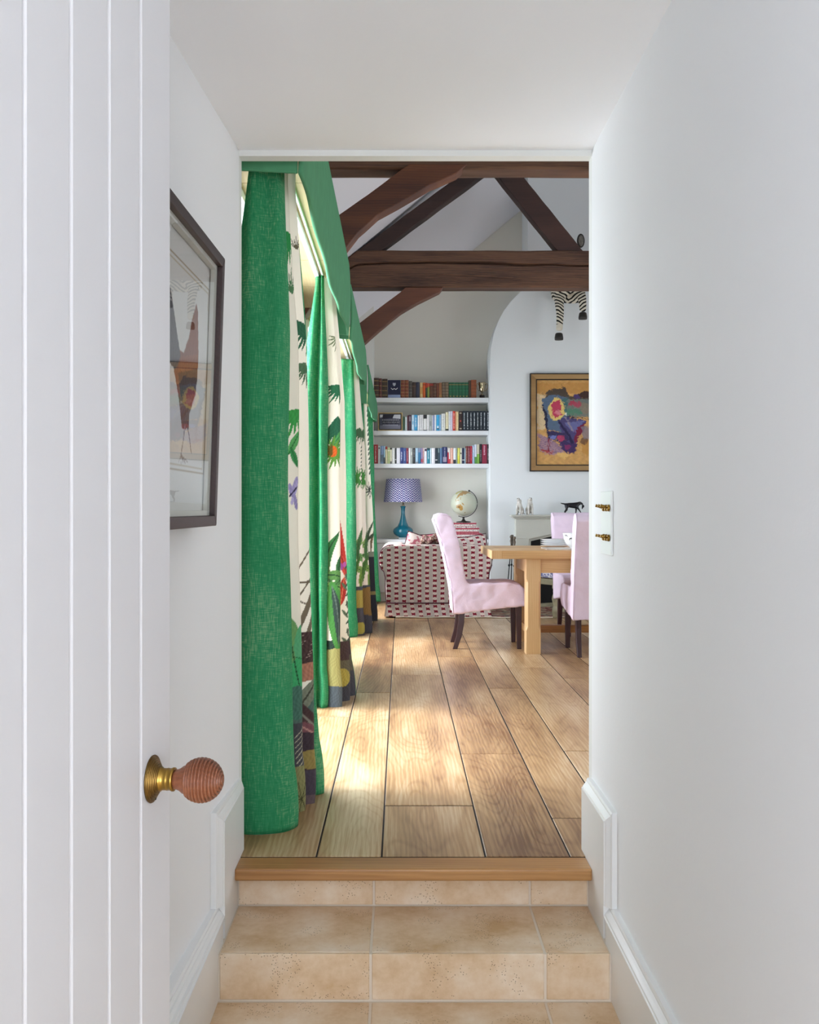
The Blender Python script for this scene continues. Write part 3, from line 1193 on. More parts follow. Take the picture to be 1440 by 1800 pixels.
def curtain(label, plans, breaks, res, painter, ztop, group='green bordered curtains along the window wall', zbot=0.0002):
    """plans: (height, points in plan) at the floor, half way and at the heading, all with as many points; breaks: indices
    of the points where green border and print change (border, print, border ...)."""
    per = 14
    hz = np.array([h for h, _ in plans])
    dn_ = [catmull(p, per) for _, p in plans]
    d0 = dn_[0]
    seg = np.r_[0, np.cumsum(np.hypot(*np.diff(d0, axis=0).T))]
    loc = (float(np.mean(d0[:, 0])), float(np.mean(d0[:, 1])), 0.0)
    root = empty('curtain', loc)
    tag(root, label, 'curtain', group)
    npt = len(plans[0][1])
    cuts = [0] + list(breaks) + [npt - 1]
    for n, (i0, i1) in enumerate(zip(cuts[:-1], cuts[1:])):
        u0, u1 = seg[i0 * per], seg[i1 * per]
        nu = max(6, int((u1 - u0) / res))
        nv = int((ztop - zbot) / res) if n % 2 else int((ztop - zbot) / 0.018)
        u = np.linspace(u0, u1, nu)
        z = np.linspace(zbot, ztop, nv)
        xs = np.stack([np.interp(u, seg, d[:, 0]) for d in dn_])
        ys_ = np.stack([np.interp(u, seg, d[:, 1]) for d in dn_])
        # blend the plans over the height
        X, Yv = np.empty((nv, nu)), np.empty((nv, nu))
        for j, zz in enumerate(z):
            k = int(np.clip(np.searchsorted(hz, zz) - 1, 0, len(hz) - 2))
            t = np.clip((zz - hz[k]) / (hz[k + 1] - hz[k]), 0, 1)
            X[j] = xs[k] * (1 - t) + xs[k + 1] * t
            Yv[j] = ys_[k] * (1 - t) + ys_[k + 1] * t
        U, Z = np.meshgrid(u, z)
        X += 0.004 * np.sin(Z * 2.3 + U * 9) + 0.0025 * np.sin(Z * 7 + U * 31)
        Yv += 0.008 * np.sin(Z * 1.7 + U * 5)
        if n == 0:      # soft folds in the plain border that faces the hall
            Yv += 0.011 * np.sin(U * 46 + 0.6) * np.clip(Z / 1.3, 0.12, 1)
        low = np.clip(1 - Z / 0.20, 0, 1)
        X += 0.012 * low * (1 - low) * 2.0 + 0.003 * low
        P3 = np.stack([X, Yv, Z], -1).reshape(-1, 3)
        if n % 2 == 0:
            o = raw_grid('linen_border', P3, nu, nv, M['green'], root, loc)
        else:
            o = raw_grid('printed_panel', P3, nu, nv, M['print'], root, loc)
            ks = np.array([seg[k * per] for k in range(i0, i1 + 1)])
            S = np.interp(U.ravel(), ks, np.arange(i1 - i0 + 1))
            cv = Canvas(np.stack([S, Z.ravel()], 1), '#efe8d8')
            painter(cv)
            paint(o, cv.c)
        if n % 2 == 0:
            sm = o.modifiers.new('thickness', 'SOLIDIFY')
            sm.thickness = 0.003
            sm.offset = 0
    return root


# u is counted in sections between the points of the plan
def wide(cv, k=0.06):
    """Work in metres on a canvas whose u is in sections."""
    cv.p = cv.p * np.array((k, 1.0))


def paint1(cv):
    wide(cv, 0.05)
    f1, f2 = 0.125, 0.32           # middle of the sides of fold one and two that face the hall
    # fold one, from the top down
    cv.palm(f1, 2.02, 0.16, '#2f8a4a', 215, 330, 11, 0.012)
    cv.palm(f1 + .01, 1.80, 0.10, '#4f7a53', 60, 140, 7, 0.007)
    cv.palm(f1, 1.40, 0.12, '#3f9a4c', 200, 345, 11, 0.011)
    cv.leaf(f1 - .02, 1.24, f1 + .03, 1.33, 0.03, '#5aa45f', '#2d6a3a')
    cv.leaf(f1 - .01, 1.27, f1 + .02, 1.20, 0.025, '#3c8a4e', '#2d6a3a')
    cv.ell(f1 + .010, 1.132, 0.011, 0.038, '#a79dc8', -.25, jitter=0.2)
    cv.ell(f1 - .006, 1.118, 0.010, 0.026, '#9b90be', .35, jitter=0.2)
    cv.ell(f1 + .012, 1.078, 0.008, 0.028, '#9389b6', .2, jitter=0.15)
    cv.ell(f1 - .002, 1.082, 0.006, 0.014, '#b3a9cf', -.2)
    cv.line([(f1 - .012, 1.10), (f1 + .018, 1.13)], 0.006, '#3b3550')
    cv.ell(f1 - .015, 0.60, 0.035, 0.085, '#6f9e63', 0.2, jitter=0.1)
    cv.ell(f1 + .025, 0.585, 0.030, 0.07, '#5aa878', -0.1, jitter=0.1)
    cv.ell(f1 + .018, 0.46, 0.045, 0.08, '#45a86c', 0.0, jitter=0.1)
    cv.line([(f1 - .02, 0.62), (f1 + .0, 0.5), (f1 + .02, 0.40)], 0.004, '#2a4a35')
    cv.line([(f1 + .0, 0.54), (f1 + .05, 0.52)], 0.003, '#2f6a45')
    cv.poly([(-1, .40), (1, .40), (1, .30), (-1, .24)], '#536a62', 1, 0.15)
    cv.ell(f1 + .005, 0.38, 0.04, 0.06, '#4b7264', 0, 1, 0.2)
    cv.poly([(-1, .29), (0.20, .31), (0.20, .1), (-1, .1)], '#4b4b50', 1, 0.12)
    for k in range(9):
        z = .28 - .018 * k
        cv.line([(f1 - .005, z - .02), (f1 + .02, z), (f1 + .04, z + .035)], 0.0030, '#b8b29c')
    cv.poly([(-1, .135), (0.20, .16), (0.20, -.1), (-1, -.1)], '#8c8a5e', 1, 0.2)
    for k in range(8):
        a = math.radians(30 + 38 * k)
        cv.line([(f1 + .005, 0.045), (f1 + .005 + .05 * math.cos(a), 0.045 + .06 * math.sin(a))], 0.003, '#494a30')
    # fold two
    x0, x1 = 0.20, 1.0
    cv.palm(f2 + .02, 1.985, 0.05, '#5f5a44', 60, 150, 6, 0.005)
    cv.palm(f2 + .03, 1.72, 0.13, '#2f5f45', 165, 300, 13, 0.010)
    cv.palm(f2 + .02, 1.98 - .4, 0.10, '#4d6a4e', 190, 280, 9, 0.008)
    for (a, c, d, e, w) in ((-.05, .80, .06, .95, .006), (-.04, .72, .05, .83, .006), (-.06, .79, .08, .797, .008), (-.04, .60, .06, .80, .020), (-.01, .56, .07, .76, .016), (-.05, .74, .04, .70, .005)):
        cv.line([(f2 + a, c), (f2 + d, e)], w, '#6e6352')
    cv.poly([(x0, .615), (x1, .615), (x1, .50), (x0, .47)], '#4a3836', 1, 0.35)
    for k in range(22):
        z = .49 + (k * 37 % 11) * .011
        xx = f2 - .05 + (k * 53 % 17) * .008
        cv.line([(xx, z), (xx + .018, z + .006)], 0.0018, '#a08a80')
    cv.poly([(x0, .50), (x1, .53), (x1, .455), (f2, .44), (x0, .40)], '#a8745f', 1, 0.25)
    cv.leaf(f2 - .05, .30, f2 + .05, .46, .05, '#7b7f6d', '#4a4a40')
    cv.leaf(f2 - .08, .40, f2 + .06, .24, .06, '#4d3a3a', '#8a8478')
    cv.leaf(f2 - .04, .30, f2 + .07, .22, .045, '#7a5055', '#b98d84')
    cv.poly([(x0, .26), (x1, .235), (x1, .1), (x0, .1)], '#453a40', 1, 0.15)
    cv.poly([(x0, .185), (x1, .225), (x1, .105), (x0, .13)], '#96844e', 1, 0.15)
    cv.poly([(x0, .125), (x1, .105), (x1, -.1), (x0, -.1)], '#4d4650', 1, 0.12)
    cv.poly([(x0, .035), (x1, .03), (x1, -.1), (x0, -.1)], '#66575a', 1, 0.1)


def paint2(cv):
    wide(cv)
    f1, f2 = 0.08, 0.335
    cv.palm(f1 + .03, 1.72, 0.13, '#2f6a4a', 190, 320, 11, 0.012)
    cv.palm(f1 + .02, 1.55, 0.24, '#2c6047', 230, 300, 12, 0.016)
    cv.palm(f1 + .05, 1.98, 0.10, '#6d7a58', 180, 300, 8, 0.008)
    cv.leaf(f1 + .0, 1.40, f1 + .10, 1.52, .035, '#4f9455', '#2f6a3e')
    cv.leaf(f1 + .04, 1.38, f1 + .12, 1.46, .03, '#74a864', '#2f6a3e')
    cv.palm(f1 + .0, 1.355, 0.10, '#5f8f3f', 0, 360, 18, 0.014)
    cv.ell(f1 - .005, 1.36, .026, .030, '#d8632c', 0, 1, 0.2)
    cv.palm(f1 - .005, 1.365, .05, '#6d5a2a', 100, 250, 6, .012)
    # leaves above the big one
    for (a, c, d, e, w, col) in ((-.06, .60, -.05, .88, .05, '#43663f'), (-.03, .66, .03, .93, .05, '#3f7a45'), (.0, .64, -.03, .82, .04, '#557a4c'),
                                 (.02, .68, .09, .84, .035, '#3a6a44'), (-.05, .70, .08, .66, .055, '#5d8a4c'), (-.06, .64, .09, .60, .05, '#79a05c'), (-.02, .60, .10, .70, .03, '#4f7d48')):
        cv.leaf(f1 + a, c, f1 + d, e, w, col, '#2b4a30', bend=0.12)
    cv.leaf(f1 + .03, .28, f1 - .01, .67, .115, '#4f8d47', None, bend=-.04)
    cv.leaf(f1 + .03, .32, f1 - .005, .64, .045, '#3c4d48', '#6a7a70', bend=-.04)
    # red flower on fold two
    cv.leaf(f2 + .03, .66, f2 - .03, 1.03, .05, '#c9443c', '#a5302c', bend=.05)
    cv.leaf(f2 - .02, .80, f2 + .03, .66, .05, '#cf5046', '#8f2a2a')
    cv.leaf(f2 - .03, .52, f2 - .0, .68, .05, '#b23a34', '#d97a5a')
    cv.ell(f2 - .02, .735, .014, .02, '#a34f9c')
    cv.ell(f2 + .005, .745, .012, .016, '#b963b0')
    for k in range(9):
        z = .30 + k * .05
        cv.leaf(f2 + .02, z, f2 - .02 + .03 * (k % 3), z + .05, .018, '#5d6d55', None)
        cv.leaf(f2 + .0, z + .02, f2 + .05, z + .055, .015, '#49594a', None)
    cv.poly([(-1, .30), (.21, .36), (.21, .2), (-1, .2)], '#33443c', 1, 0.2)
    cv.leaf(f1 + .03, .28, f1 - .01, .67, .115, '#4f8d47', None, bend=-.04)
    cv.leaf(f1 + .03, .32, f1 - .005, .64, .045, '#3c4d48', '#6a7a70', bend=-.04)
    cv.poly([(-1, .26), (.0, .29), (.08, .31), (.21, .30), (.21, .1), (-1, .1)], '#a9a469', 1, 0.18)
    cv.poly([(-1, .19), (.21, .10), (.21, -.1), (-1, -.1)], '#58626a', 1, 0.2)
    cv.poly([(.21, .32), (.9, .36), (.9, .15), (.21, .2)], '#4c3d3d', 1, 0.2)
    cv.poly([(.21, .22), (.9, .24), (.9, -.1), (.21, -.1)], '#66604f', 1, 0.2)
    cv.poly([(.21, .12), (.9, .16), (.9, -.1), (.21, -.1)], '#4c4b52', 1, 0.2)
    cv.ell(f2 - .02, .13, .04, .05, '#b0a050', 0, 1, .2)


def paint3(cv):
    wide(cv)
    f1, f2 = 0.08, 0.335
    for f in (f1, f2):
        cv.palm(f + .02, 1.72, 0.16, '#4a6a4c', 200, 300, 10, 0.014)
        for k in range(12):
            cv.leaf(f + .02, 1.55 - k * .03, f + .06, 1.57 - k * .03, .016, '#4d5d4c', None)
        cv.palm(f, 1.30, 0.10, '#4a8a44', 60, 300, 12, 0.016)
        for (a, c, d, e, w, col) in ((-.06, .72, .10, .80, .06, '#8aa964'), (-.06, .66, .10, .60, .06, '#6d9a58'), (.0, .55, .08, .95, .04, '#4d7448'), (-.06, .56, .08, .50, .06, '#7f9f56'), (-.05, .4, .02, .66, .05, '#547d3f'), (.02, .36, .08, .6, .05, '#6f8f3e')):
            cv.leaf(f + a, c, f + d, e, w, col, '#3a5a38', bend=.1)
    cv.poly([(-1, .42), (1, .40), (1, .3), (-1, .33)], '#4a525a', 1, 0.2)
    cv.poly([(-1, .34), (.9, .40), (.9, .2), (-1, .2)], '#a89a50', 1, 0.2)
    cv.poly([(-1, .22), (.9, .24), (.9, -.1), (-1, -.1)], '#4d4e55', 1, 0.2)
    cv.ell(f1, .06, .05, .05, '#a8a050')
    cv.poly([(.21, .38), (.9, .42), (.9, .12), (.21, .16)], '#8a6f42', 1, 0.2)


def paint4(cv):
    wide(cv)
    f1 = 0.09
    for k in range(14):
        cv.leaf(f1 + .0, 1.95 - k * .045, f1 + .06 - .02 * (k % 2), 1.99 - k * .045, .025, '#46564c', None)
    cv.palm(f1, 1.22, 0.08, '#3c443c', 30, 300, 9, 0.012)
    for (a, c, d, e, w, col) in ((-.05, .62, .05, .95, .03, '#4f5d4a'), (.0, .60, .08, .9, .025, '#6b5a42'), (-.04, .75, .08, .82, .03, '#47503f')):
        cv.leaf(f1 + a, c, f1 + d, e, w, col, None, bend=.1)
    cv.poly([(-1, .62), (1, .60), (1, -.1), (-1, -.1)], '#35353a', 1, 0.25)
    cv.poly([(-1, .66), (1, .64), (1, .60), (-1, .60)], '#7d806e', 1, 0.2)
    cv.poly([(-1, .27), (1, .29), (1, .25), (-1, .24)], '#8a7a50', 1, 0.2)


def shift(path, dx=0.0, dy=0.0, sx=1.0, x0=-0.57):
    return [(x0 + (x - x0) * sx + dx, y + dy) for x, y in path]


def blend(p, q_, t):
    return [(a + (c - a) * t, b + (d - b) * t) for (a, b), (c, d) in zip(p, q_)]


C1B = [(-.575, 3.16), (-.52, 3.135), (-.445, 3.13), (-.385, 3.155), (-.352, 3.225), (-.385, 3.30), (-.425, 3.325), (-.375, 3.345), (-.333, 3.385), (-.372, 3.43), (-.425, 3.44), (-.36, 3.45), (-.312, 3.475),
       (-.355, 3.53), (-.42, 3.55), (-.34, 3.56), (-.292, 3.60), (-.33, 3.65), (-.42, 3.68)]
C1M = [(-.580, 3.19), (-.53, 3.165), (-.455, 3.15), (-.400, 3.17), (-.374, 3.235), (-.400, 3.30), (-.435, 3.325), (-.395, 3.345), (-.360, 3.385), (-.385, 3.43), (-.430, 3.44), (-.372, 3.45), (-.330, 3.485),
       (-.365, 3.53), (-.42, 3.55), (-.375, 3.565), (-.350, 3.60), (-.38, 3.63), (-.42, 3.65)]
C1T = [(-.502, 3.22), (-.490, 3.205), (-.460, 3.20), (-.420, 3.215), (-.398, 3.26), (-.415, 3.31), (-.440, 3.325), (-.415, 3.345), (-.396, 3.38), (-.410, 3.42), (-.440, 3.43), (-.402, 3.44), (-.380, 3.47),
       (-.40, 3.51), (-.44, 3.52), (-.41, 3.53), (-.395, 3.555), (-.42, 3.58), (-.45, 3.59)]
curtain('large green bordered curtain nearest the hall opening, with a lilac butterfly on its print', [(0, C1B), (0.95, C1M), (1.65, blend(C1M, C1T, .10)), (2.20, C1T)], [5, 14], 0.0034, paint1, 2.27)
C2B = [(-.57, 5.12), (-.52, 5.08), (-.465, 5.09), (-.452, 5.14), (-.425, 5.10), (-.398, 5.13), (-.43, 5.185), (-.37, 5.125), (-.316, 5.145), (-.34, 5.23), (-.41, 5.27), (-.34, 5.28), (-.288, 5.32),
       (-.32, 5.40), (-.38, 5.42), (-.31, 5.43), (-.260, 5.475), (-.29, 5.55), (-.42, 5.60)]
C2M = [(-.55, 5.12), (-.51, 5.09), (-.465, 5.10), (-.438, 5.15), (-.420, 5.11), (-.387, 5.15), (-.43, 5.195), (-.38, 5.17), (-.329, 5.20), (-.36, 5.26), (-.41, 5.29), (-.35, 5.31), (-.303, 5.36),
       (-.34, 5.42), (-.39, 5.44), (-.36, 5.46), (-.335, 5.50), (-.36, 5.55), (-.42, 5.58)]
C2T = [(-.452, 5.16), (-.446, 5.13), (-.436, 5.12), (-.428, 5.145), (-.422, 5.125), (-.412, 5.15), (-.43, 5.185), (-.40, 5.19), (-.376, 5.22), (-.39, 5.26), (-.42, 5.28), (-.38, 5.31), (-.366, 5.35),
       (-.38, 5.40), (-.41, 5.42), (-.385, 5.44), (-.375, 5.48), (-.39, 5.52), (-.43, 5.54)]
curtain('second green curtain along the wall, with an orange flower and red bird-like bloom', [(0, C2B), (0.95, C2M), (1.65, blend(C2M, C2T, .05)), (2.25, C2T)], [6, 16], 0.0040, paint2, 2.29)
C3B = [(-.57, 7.92), (-.52, 7.86), (-.46, 7.86), (-.41, 7.88), (-.365, 7.93), (-.41, 7.97), (-.36, 7.98), (-.306, 8.02), (-.33, 8.10), (-.38, 8.13), (-.30, 8.14), (-.245, 8.18), (-.28, 8.26), (-.33, 8.28), (-.29, 8.30), (-.30, 8.36), (-.45, 8.40)]
C3M = [(-.56, 7.92), (-.52, 7.87), (-.46, 7.86), (-.41, 7.88), (-.366, 7.93), (-.40, 7.97), (-.36, 7.98), (-.324, 8.02), (-.34, 8.09), (-.38, 8.12), (-.33, 8.13), (-.296, 8.17), (-.32, 8.24), (-.36, 8.26), (-.33, 8.28), (-.33, 8.33), (-.45, 8.36)]
C3T = [(-.50, 7.92), (-.48, 7.89), (-.45, 7.88), (-.42, 7.90), (-.395, 7.93), (-.41, 7.97), (-.385, 7.98), (-.368, 8.02), (-.38, 8.08), (-.40, 8.10), (-.375, 8.12), (-.362, 8.16), (-.38, 8.22), (-.40, 8.24), (-.38, 8.26), (-.38, 8.30), (-.45, 8.32)]
curtain('third green curtain along the wall, between the second and third pelmets', [(0, C3B), (0.95, C3M), (1.65, blend(C3M, C3T, .12)), (2.25, C3T)], [5, 12], 0.008, paint3, 2.27)
C4B = [(-.55, 8.98), (-.45, 8.93), (-.36, 8.95), (-.335, 8.99), (-.355, 9.02), (-.29, 9.0), (-.223, 9.03), (-.25, 9.10), (-.31, 9.12), (-.28, 9.16), (-.42, 9.22)]
C4M = [(-.55, 8.98), (-.45, 8.93), (-.36, 8.95), (-.330, 8.99), (-.345, 9.02), (-.305, 9.0), (-.268, 9.03), (-.28, 9.10), (-.33, 9.12), (-.31, 9.16), (-.42, 9.22)]
C4T = [(-.50, 8.98), (-.43, 8.96), (-.375, 8.97), (-.352, 9.0), (-.36, 9.02), (-.34, 9.02), (-.328, 9.05), (-.34, 9.10), (-.36, 9.12), (-.35, 9.15), (-.42, 9.20)]
curtain('fourth green curtain, dark at its foot, close to the patterned sofa', [(0, C4B), (1.05, C4M), (2.10, C4T)], [4, 8], 0.008, paint4, 2.15)
C5B = [(-.52, 10.62), (-.42, 10.60), (-.33, 10.61), (-.275, 10.63), (-.228, 10.66), (-.26, 10.72), (-.36, 10.76), (-.46, 10.78), (-.5, 10.80)]
curtain('last plain green curtain edge beside the bookshelves', [(0.0, C5B), (1.0, shift(C5B, sx=.84)), (2.1, shift(C5B, sx=.74))], [5, 7], 0.010, paint4, 2.05, zbot=0.02)

# ------------------------------------------------------------------ pelmets (shaped valances)
def pelmet(label, y0, y1, xa, xb, zt0, zt1, zb, dip):
    root = empty('pelmet', ((xa + X_WIN) / 2, (y0 + y1) / 2, zb))
    tag(root, label, 'pelmet', 'green shaped pelmets over the windows')
    n = 60
    pts = []
    top, bot = [], []
    for k in range(n + 1):
        t = k / n
        y = y0 + (y1 - y0) * t
        x = xa + (xb - xa) * t
        s = 0.5 - 0.5 * math.cos(2 * PI * min(1, max(0, (t - 0.06) / 0.88)))
        s = s ** 0.75
        zz = zb + dip * (0.35 * math.sin(PI * t) - 1.0 * s)
        bot.append((x + 0.004 * math.sin(t * 23), y, zz))
        top.append((x, y, zt0 + (zt1 - zt0) * t))
    b = MB()
    rows = 8
    for j in range(rows + 1):
        for k in range(n + 1):
            p, q = Vector(bot[k]), Vector(top[k])
            v = p.lerp(q, j / rows)
            bulge = 0.010 * math.sin(PI * j / rows)
            pts.append((v.x + bulge, v.y, v.z))
    b.grid(pts, n + 1, rows + 1)
    o = b.obj('front_panel', M['pelmet'], root)
    s = o.modifiers.new('thickness', 'SOLIDIFY')
    s.thickness = 0.014
    s.offset = -1
    o.modifiers.new('edge', 'BEVEL').width = 0.004
    for (y, x, zt) in ((y0, xa, zt0), (y1, xb, zt1)):
        yy = (y, y + 0.014) if y == y0 else (y - 0.014, y)
        MB().hexa([(X_WIN + (0.10 if y == y0 else 0.17), yy[0], zb + 0.012), (x - 0.0008, yy[0], zb + 0.002), (x - 0.0008, yy[1], zb + 0.002), (X_WIN + (0.10 if y == y0 else 0.17), yy[1], zb + 0.012)],
                  [(X_WIN + (0.10 if y == y0 else 0.17), yy[0], zt), (x - 0.0008, yy[0], zt), (x - 0.0008, yy[1], zt), (X_WIN + (0.10 if y == y0 else 0.17), yy[1], zt)]).obj('return_panel', M['pelmet'], root, bevel=0.004)
    zs = zb + 0.17
    nb = 5
    for k in range(nb):
        a, c = y0 + 0.02 + (y1 - y0 - 0.04) * k / nb, y0 + 0.02 + (y1 - y0 - 0.04) * (k + 1) / nb
        MB().hexa([(X_WIN + .001, a + .002, zs), (min(xa, xb) - 0.02, a + .002, zs), (min(xa, xb) - 0.02, c - .002, zs), (X_WIN + .001, c - .002, zs)],
                  [(X_WIN + .001, a + .002, zs + .02), (min(xa, xb) - 0.02, a + .002, zs + .02), (min(xa, xb) - 0.02, c - .002, zs + .02), (X_WIN + .001, c - .002, zs + .02)]).obj('board', M['cream_board'], root)
    MB().box(-0.455, -0.435, y0 + 0.03, y1 - 0.03, zs - 0.022, zs).box(-0.42, -0.412, y0 + 0.03, y1 - 0.03, zs - 0.015, zs).obj('curtain_track', M['white_metal'], root)
    return root


PZ = EYE + 1.09
pelmet('largest green linen pelmet, over the nearest window', 3.105, R(0.00355), -.332, -.336, EYE + 1.535, EYE + 1.515, PZ - .018, 0.06)
pelmet('middle green linen pelmet beyond the first roof truss', R(0.00369), R(0.00508), -.338, -.328, EYE + 1.45, EYE + 1.41, PZ, 0.10)
pelmet('small far green linen pelmet beside the bookshelves', R(0.00522), R(0.00635), -.312, -.284, EYE + 1.31, EYE + 1.18, PZ - 0.14, 0.06)


# ------------------------------------------------------------------ roof trusses
def rough_bar(x0, x1, ya, yb, z0f, z1f, nx=140, nz=34, crack=False, amp=0.006, seed=0.0):
    """A hewn beam along x: uneven arrises; optional long drying crack on the side facing the hall."""
    ring = []
    pts = []
    m = 2 * nz + 12
    for i in range(nx + 1):
        x = x0 + (x1 - x0) * i / nx
        z0, z1 = z0f(x), z1f(x)
        row = []
        for k in range(nz):
            t = k / (nz - 1)
            z = z0 + (z1 - z0) * t
            d = amp * (mnoise.noise((x * 2.3 + seed, z * 9, 1.7)) + 0.5 * mnoise.noise((x * 9 + seed, z * 30, 4.1)))
            if crack:
                zc = z0 + (z1 - z0) * (0.64 + 0.035 * math.sin(x * 2.6 + 0.6) + 0.03 * mnoise.noise((x * 3.1, 7.7, seed)))
                w = 0.004 + 0.004 * mnoise.noise((x * 1.7, 3.3, seed))
                d += 0.045 * math.exp(-((z - zc) / max(0.0045, w + 0.003)) ** 2)
                zc2 = z0 + (z1 - z0) * (0.30 + 0.05 * math.sin(x * 4.1))
                if 0.35 < x < 1.1:
                    d += 0.010 * math.exp(-((z - zc2) / 0.005) ** 2)
            edge = 0.012 * (max(0, 1 - t * nz / 2.2) + max(0, 1 - (1 - t) * nz / 2.2))
            row.append((x, ya + d + edge, z))
        for k in range(6):
            y = ya + (yb - ya) * (k + 1) / 7
            row.append((x, y, z1 + amp * 1.2 * mnoise.noise((x * 4 + seed, y * 9, 9.2))))
        for k in range(nz):
            t = 1 - k / (nz - 1)
            row.append((x, yb, z0 + (z1 - z0) * t))
        for k in range(6):
            y = yb + (ya - yb) * (k + 1) / 7
            row.append((x, y, z0 + amp * 0.8 * mnoise.noise((x * 4 + seed, y * 9, 2.9))))
        m = len(row)
        pts += row
    fs = []
    for i in range(nx):
        for k in range(m):
            j = (k + 1) % m
            fs.append((i * m + k, i * m + j, (i + 1) * m + j, (i + 1) * m + k))
    fs.append(tuple(range(m)))
    fs.append(tuple(range(nx * m, nx * m + m))[::-1])
    return MB().add(pts, fs, True)


def hewn(poly, ya, yb, amp=0.004, seed=0.0):
    """A timber with an outline in x, z: the outline is divided finely and made uneven."""
    out = []
    n = len(poly)
    for i in range(n):
        p, q = poly[i], poly[(i + 1) % n]
        L_ = math.hypot(q[0] - p[0], q[1] - p[1])
        k = max(1, int(L_ / 0.05))
        for j in range(k):
            t = j / k
            x, z = p[0] + (q[0] - p[0]) * t, p[1] + (q[1] - p[1]) * t
            w = amp if 0 < j else 0
            out.append((x + w * mnoise.noise((x * 7 + seed, z * 7, .3)), z + w * mnoise.noise((x * 7, z * 7 + seed, 5.3))))
    return MB().prism(out, ya, yb, 'y')


def truss(label, r, brace_px, brace_mat, seed):
    y = R(r)
    root = empty('roof_truss', (1.9, y + 0.1, EYE + 2.14))
    tag(root, label, 'roof truss', 'dark oak roof trusses')
    zb, zt = EYE + 2.144, EYE + 2.504
    x_l = X_WIN + 0.01

    def zt_f(x):
        return min(zt + 0.004 * mnoise.noise((x * 3, seed, 0)), ceil_z(x, y) - 0.005)
    rough_bar(x_l, 4.2, y, y + 0.175, lambda x: zb + 0.004 * mnoise.noise((x * 2, 5, seed)), zt_f, 230, 64, True, 0.006, seed).obj('tie_beam', M['beam'], root)
    off = EYE
    up = []
    # sloping struts of the A-frame
    hewn([(-.43, off + 2.50), (-.20, off + 2.50), (.84, off + 3.27), (1.06, off + 3.435), (.80, off + 3.42), (.62, off + 3.28)], y + 0.01, y + 0.15, 0.004, seed).obj('strut', M['strut'], root, bevel=0.008)
    hewn([(1.535, off + 2.50), (1.784, off + 2.50), (1.158, off + 3.28), (1.03, off + 3.44), (.80, off + 3.42), (.909, off + 3.28)], y + 0.025, y + 0.165, 0.004, seed + 3).obj('strut', M['strut'], root, bevel=0.008)
    pts = [((px - VX) * r, EYE + (VY - py) * r) for px, py in brace_px]
    k = brace_px.index('end') if 'end' in brace_px else None
    lo = pts[-1]
    upst = pts[0]
    poly = [(X_WIN + .01, upst[1] - 0.16)] + pts + [(X_WIN + .01, lo[1] - 0.42)]
    o = hewn(poly, y - 0.012, y + 0.13, 0.003, seed).obj('brace', brace_mat, root, bevel=0.006)
    for (x, z) in ((0.12, zb + 0.0 + .004), (0.24, zb + .006)):
        pass
    return root


truss('nearer roof truss, its tie beam just under the lintel with an orange-brown curved brace', 0.0036,
      [(589.5, 383), (646.8, 343), (709, 296.5), (720, 289.5), (822, 289.5), (803, 305), (754.4, 326), (699, 359), (664, 378), (629.4, 409), (605, 440.5)], M['brace'], 1.0)
truss('farther roof truss with a long crack in its tie beam, before the chimney breast', 0.00554,
      [(630, 570), (662.5, 545), (704, 514), (712.5, 505.6), (779, 505.6), (773, 513), (735, 531.7), (704, 550), (669, 578.5), (638.5, 605.6)], M['brace2'], 8.0)

# ------------------------------------------------------------------ framed print on the left hall wall
A0 = Vector((-0.470, R(0.00145), 1.0136))
ea = Vector((-0.016, -1, 0)).normalized()
eb = Vector((0.0325, 0, 1)).normalized()
en = Vector((1, -0.016, -0.0325)).normalized()


def fp(a, b_, d=0.0):
    return tuple(A0 + ea * a + eb * b_ + en * d)


def px_on_print(px, py, d):
    ray = Vector(((px - VX) / FPX, 1, -(py - VY) / FPX))
    o = Vector((0, 0, EYE))
    q = A0 + en * d
    t = (q - o).dot(en) / ray.dot(en)
    p = o + ray * t - q
    return p.dot(ea), p.dot(eb)


FW, FH, FB, FD = 0.70, 0.680, 0.026, 0.045
pf = empty('picture_frame', tuple(A0))


def bar(a0, a1, b0, b1, d0, d1, mit=None):
    c = mit or [(a0, b0), (a1, b0), (a1, b1), (a0, b1)]
    return MB().hexa([fp(a, b_, d0) for a, b_ in c], [fp(a, b_, d1) for a, b_ in c])


for c in ([(0, 0), (FW, 0), (FW - FB, FB), (FB, FB)], [(FW, 0), (FW, FH), (FW - FB, FH - FB), (FW - FB, FB)],
          [(FW, FH), (0, FH), (FB, FH - FB), (FW - FB, FH - FB)], [(0, FH), (0, 0), (FB, FB), (FB, FH - FB)]):
    bar(0, 0, 0, 0, -FD, 0, c).obj('frame_bar', M['frame_dark'], pf, bevel=0.002)
bar(FB * .5, FW - FB * .5, FB * .5, FH - FB * .5, -FD + .002, -FD + .006).obj('backing_board', M['mat_board'], pf)
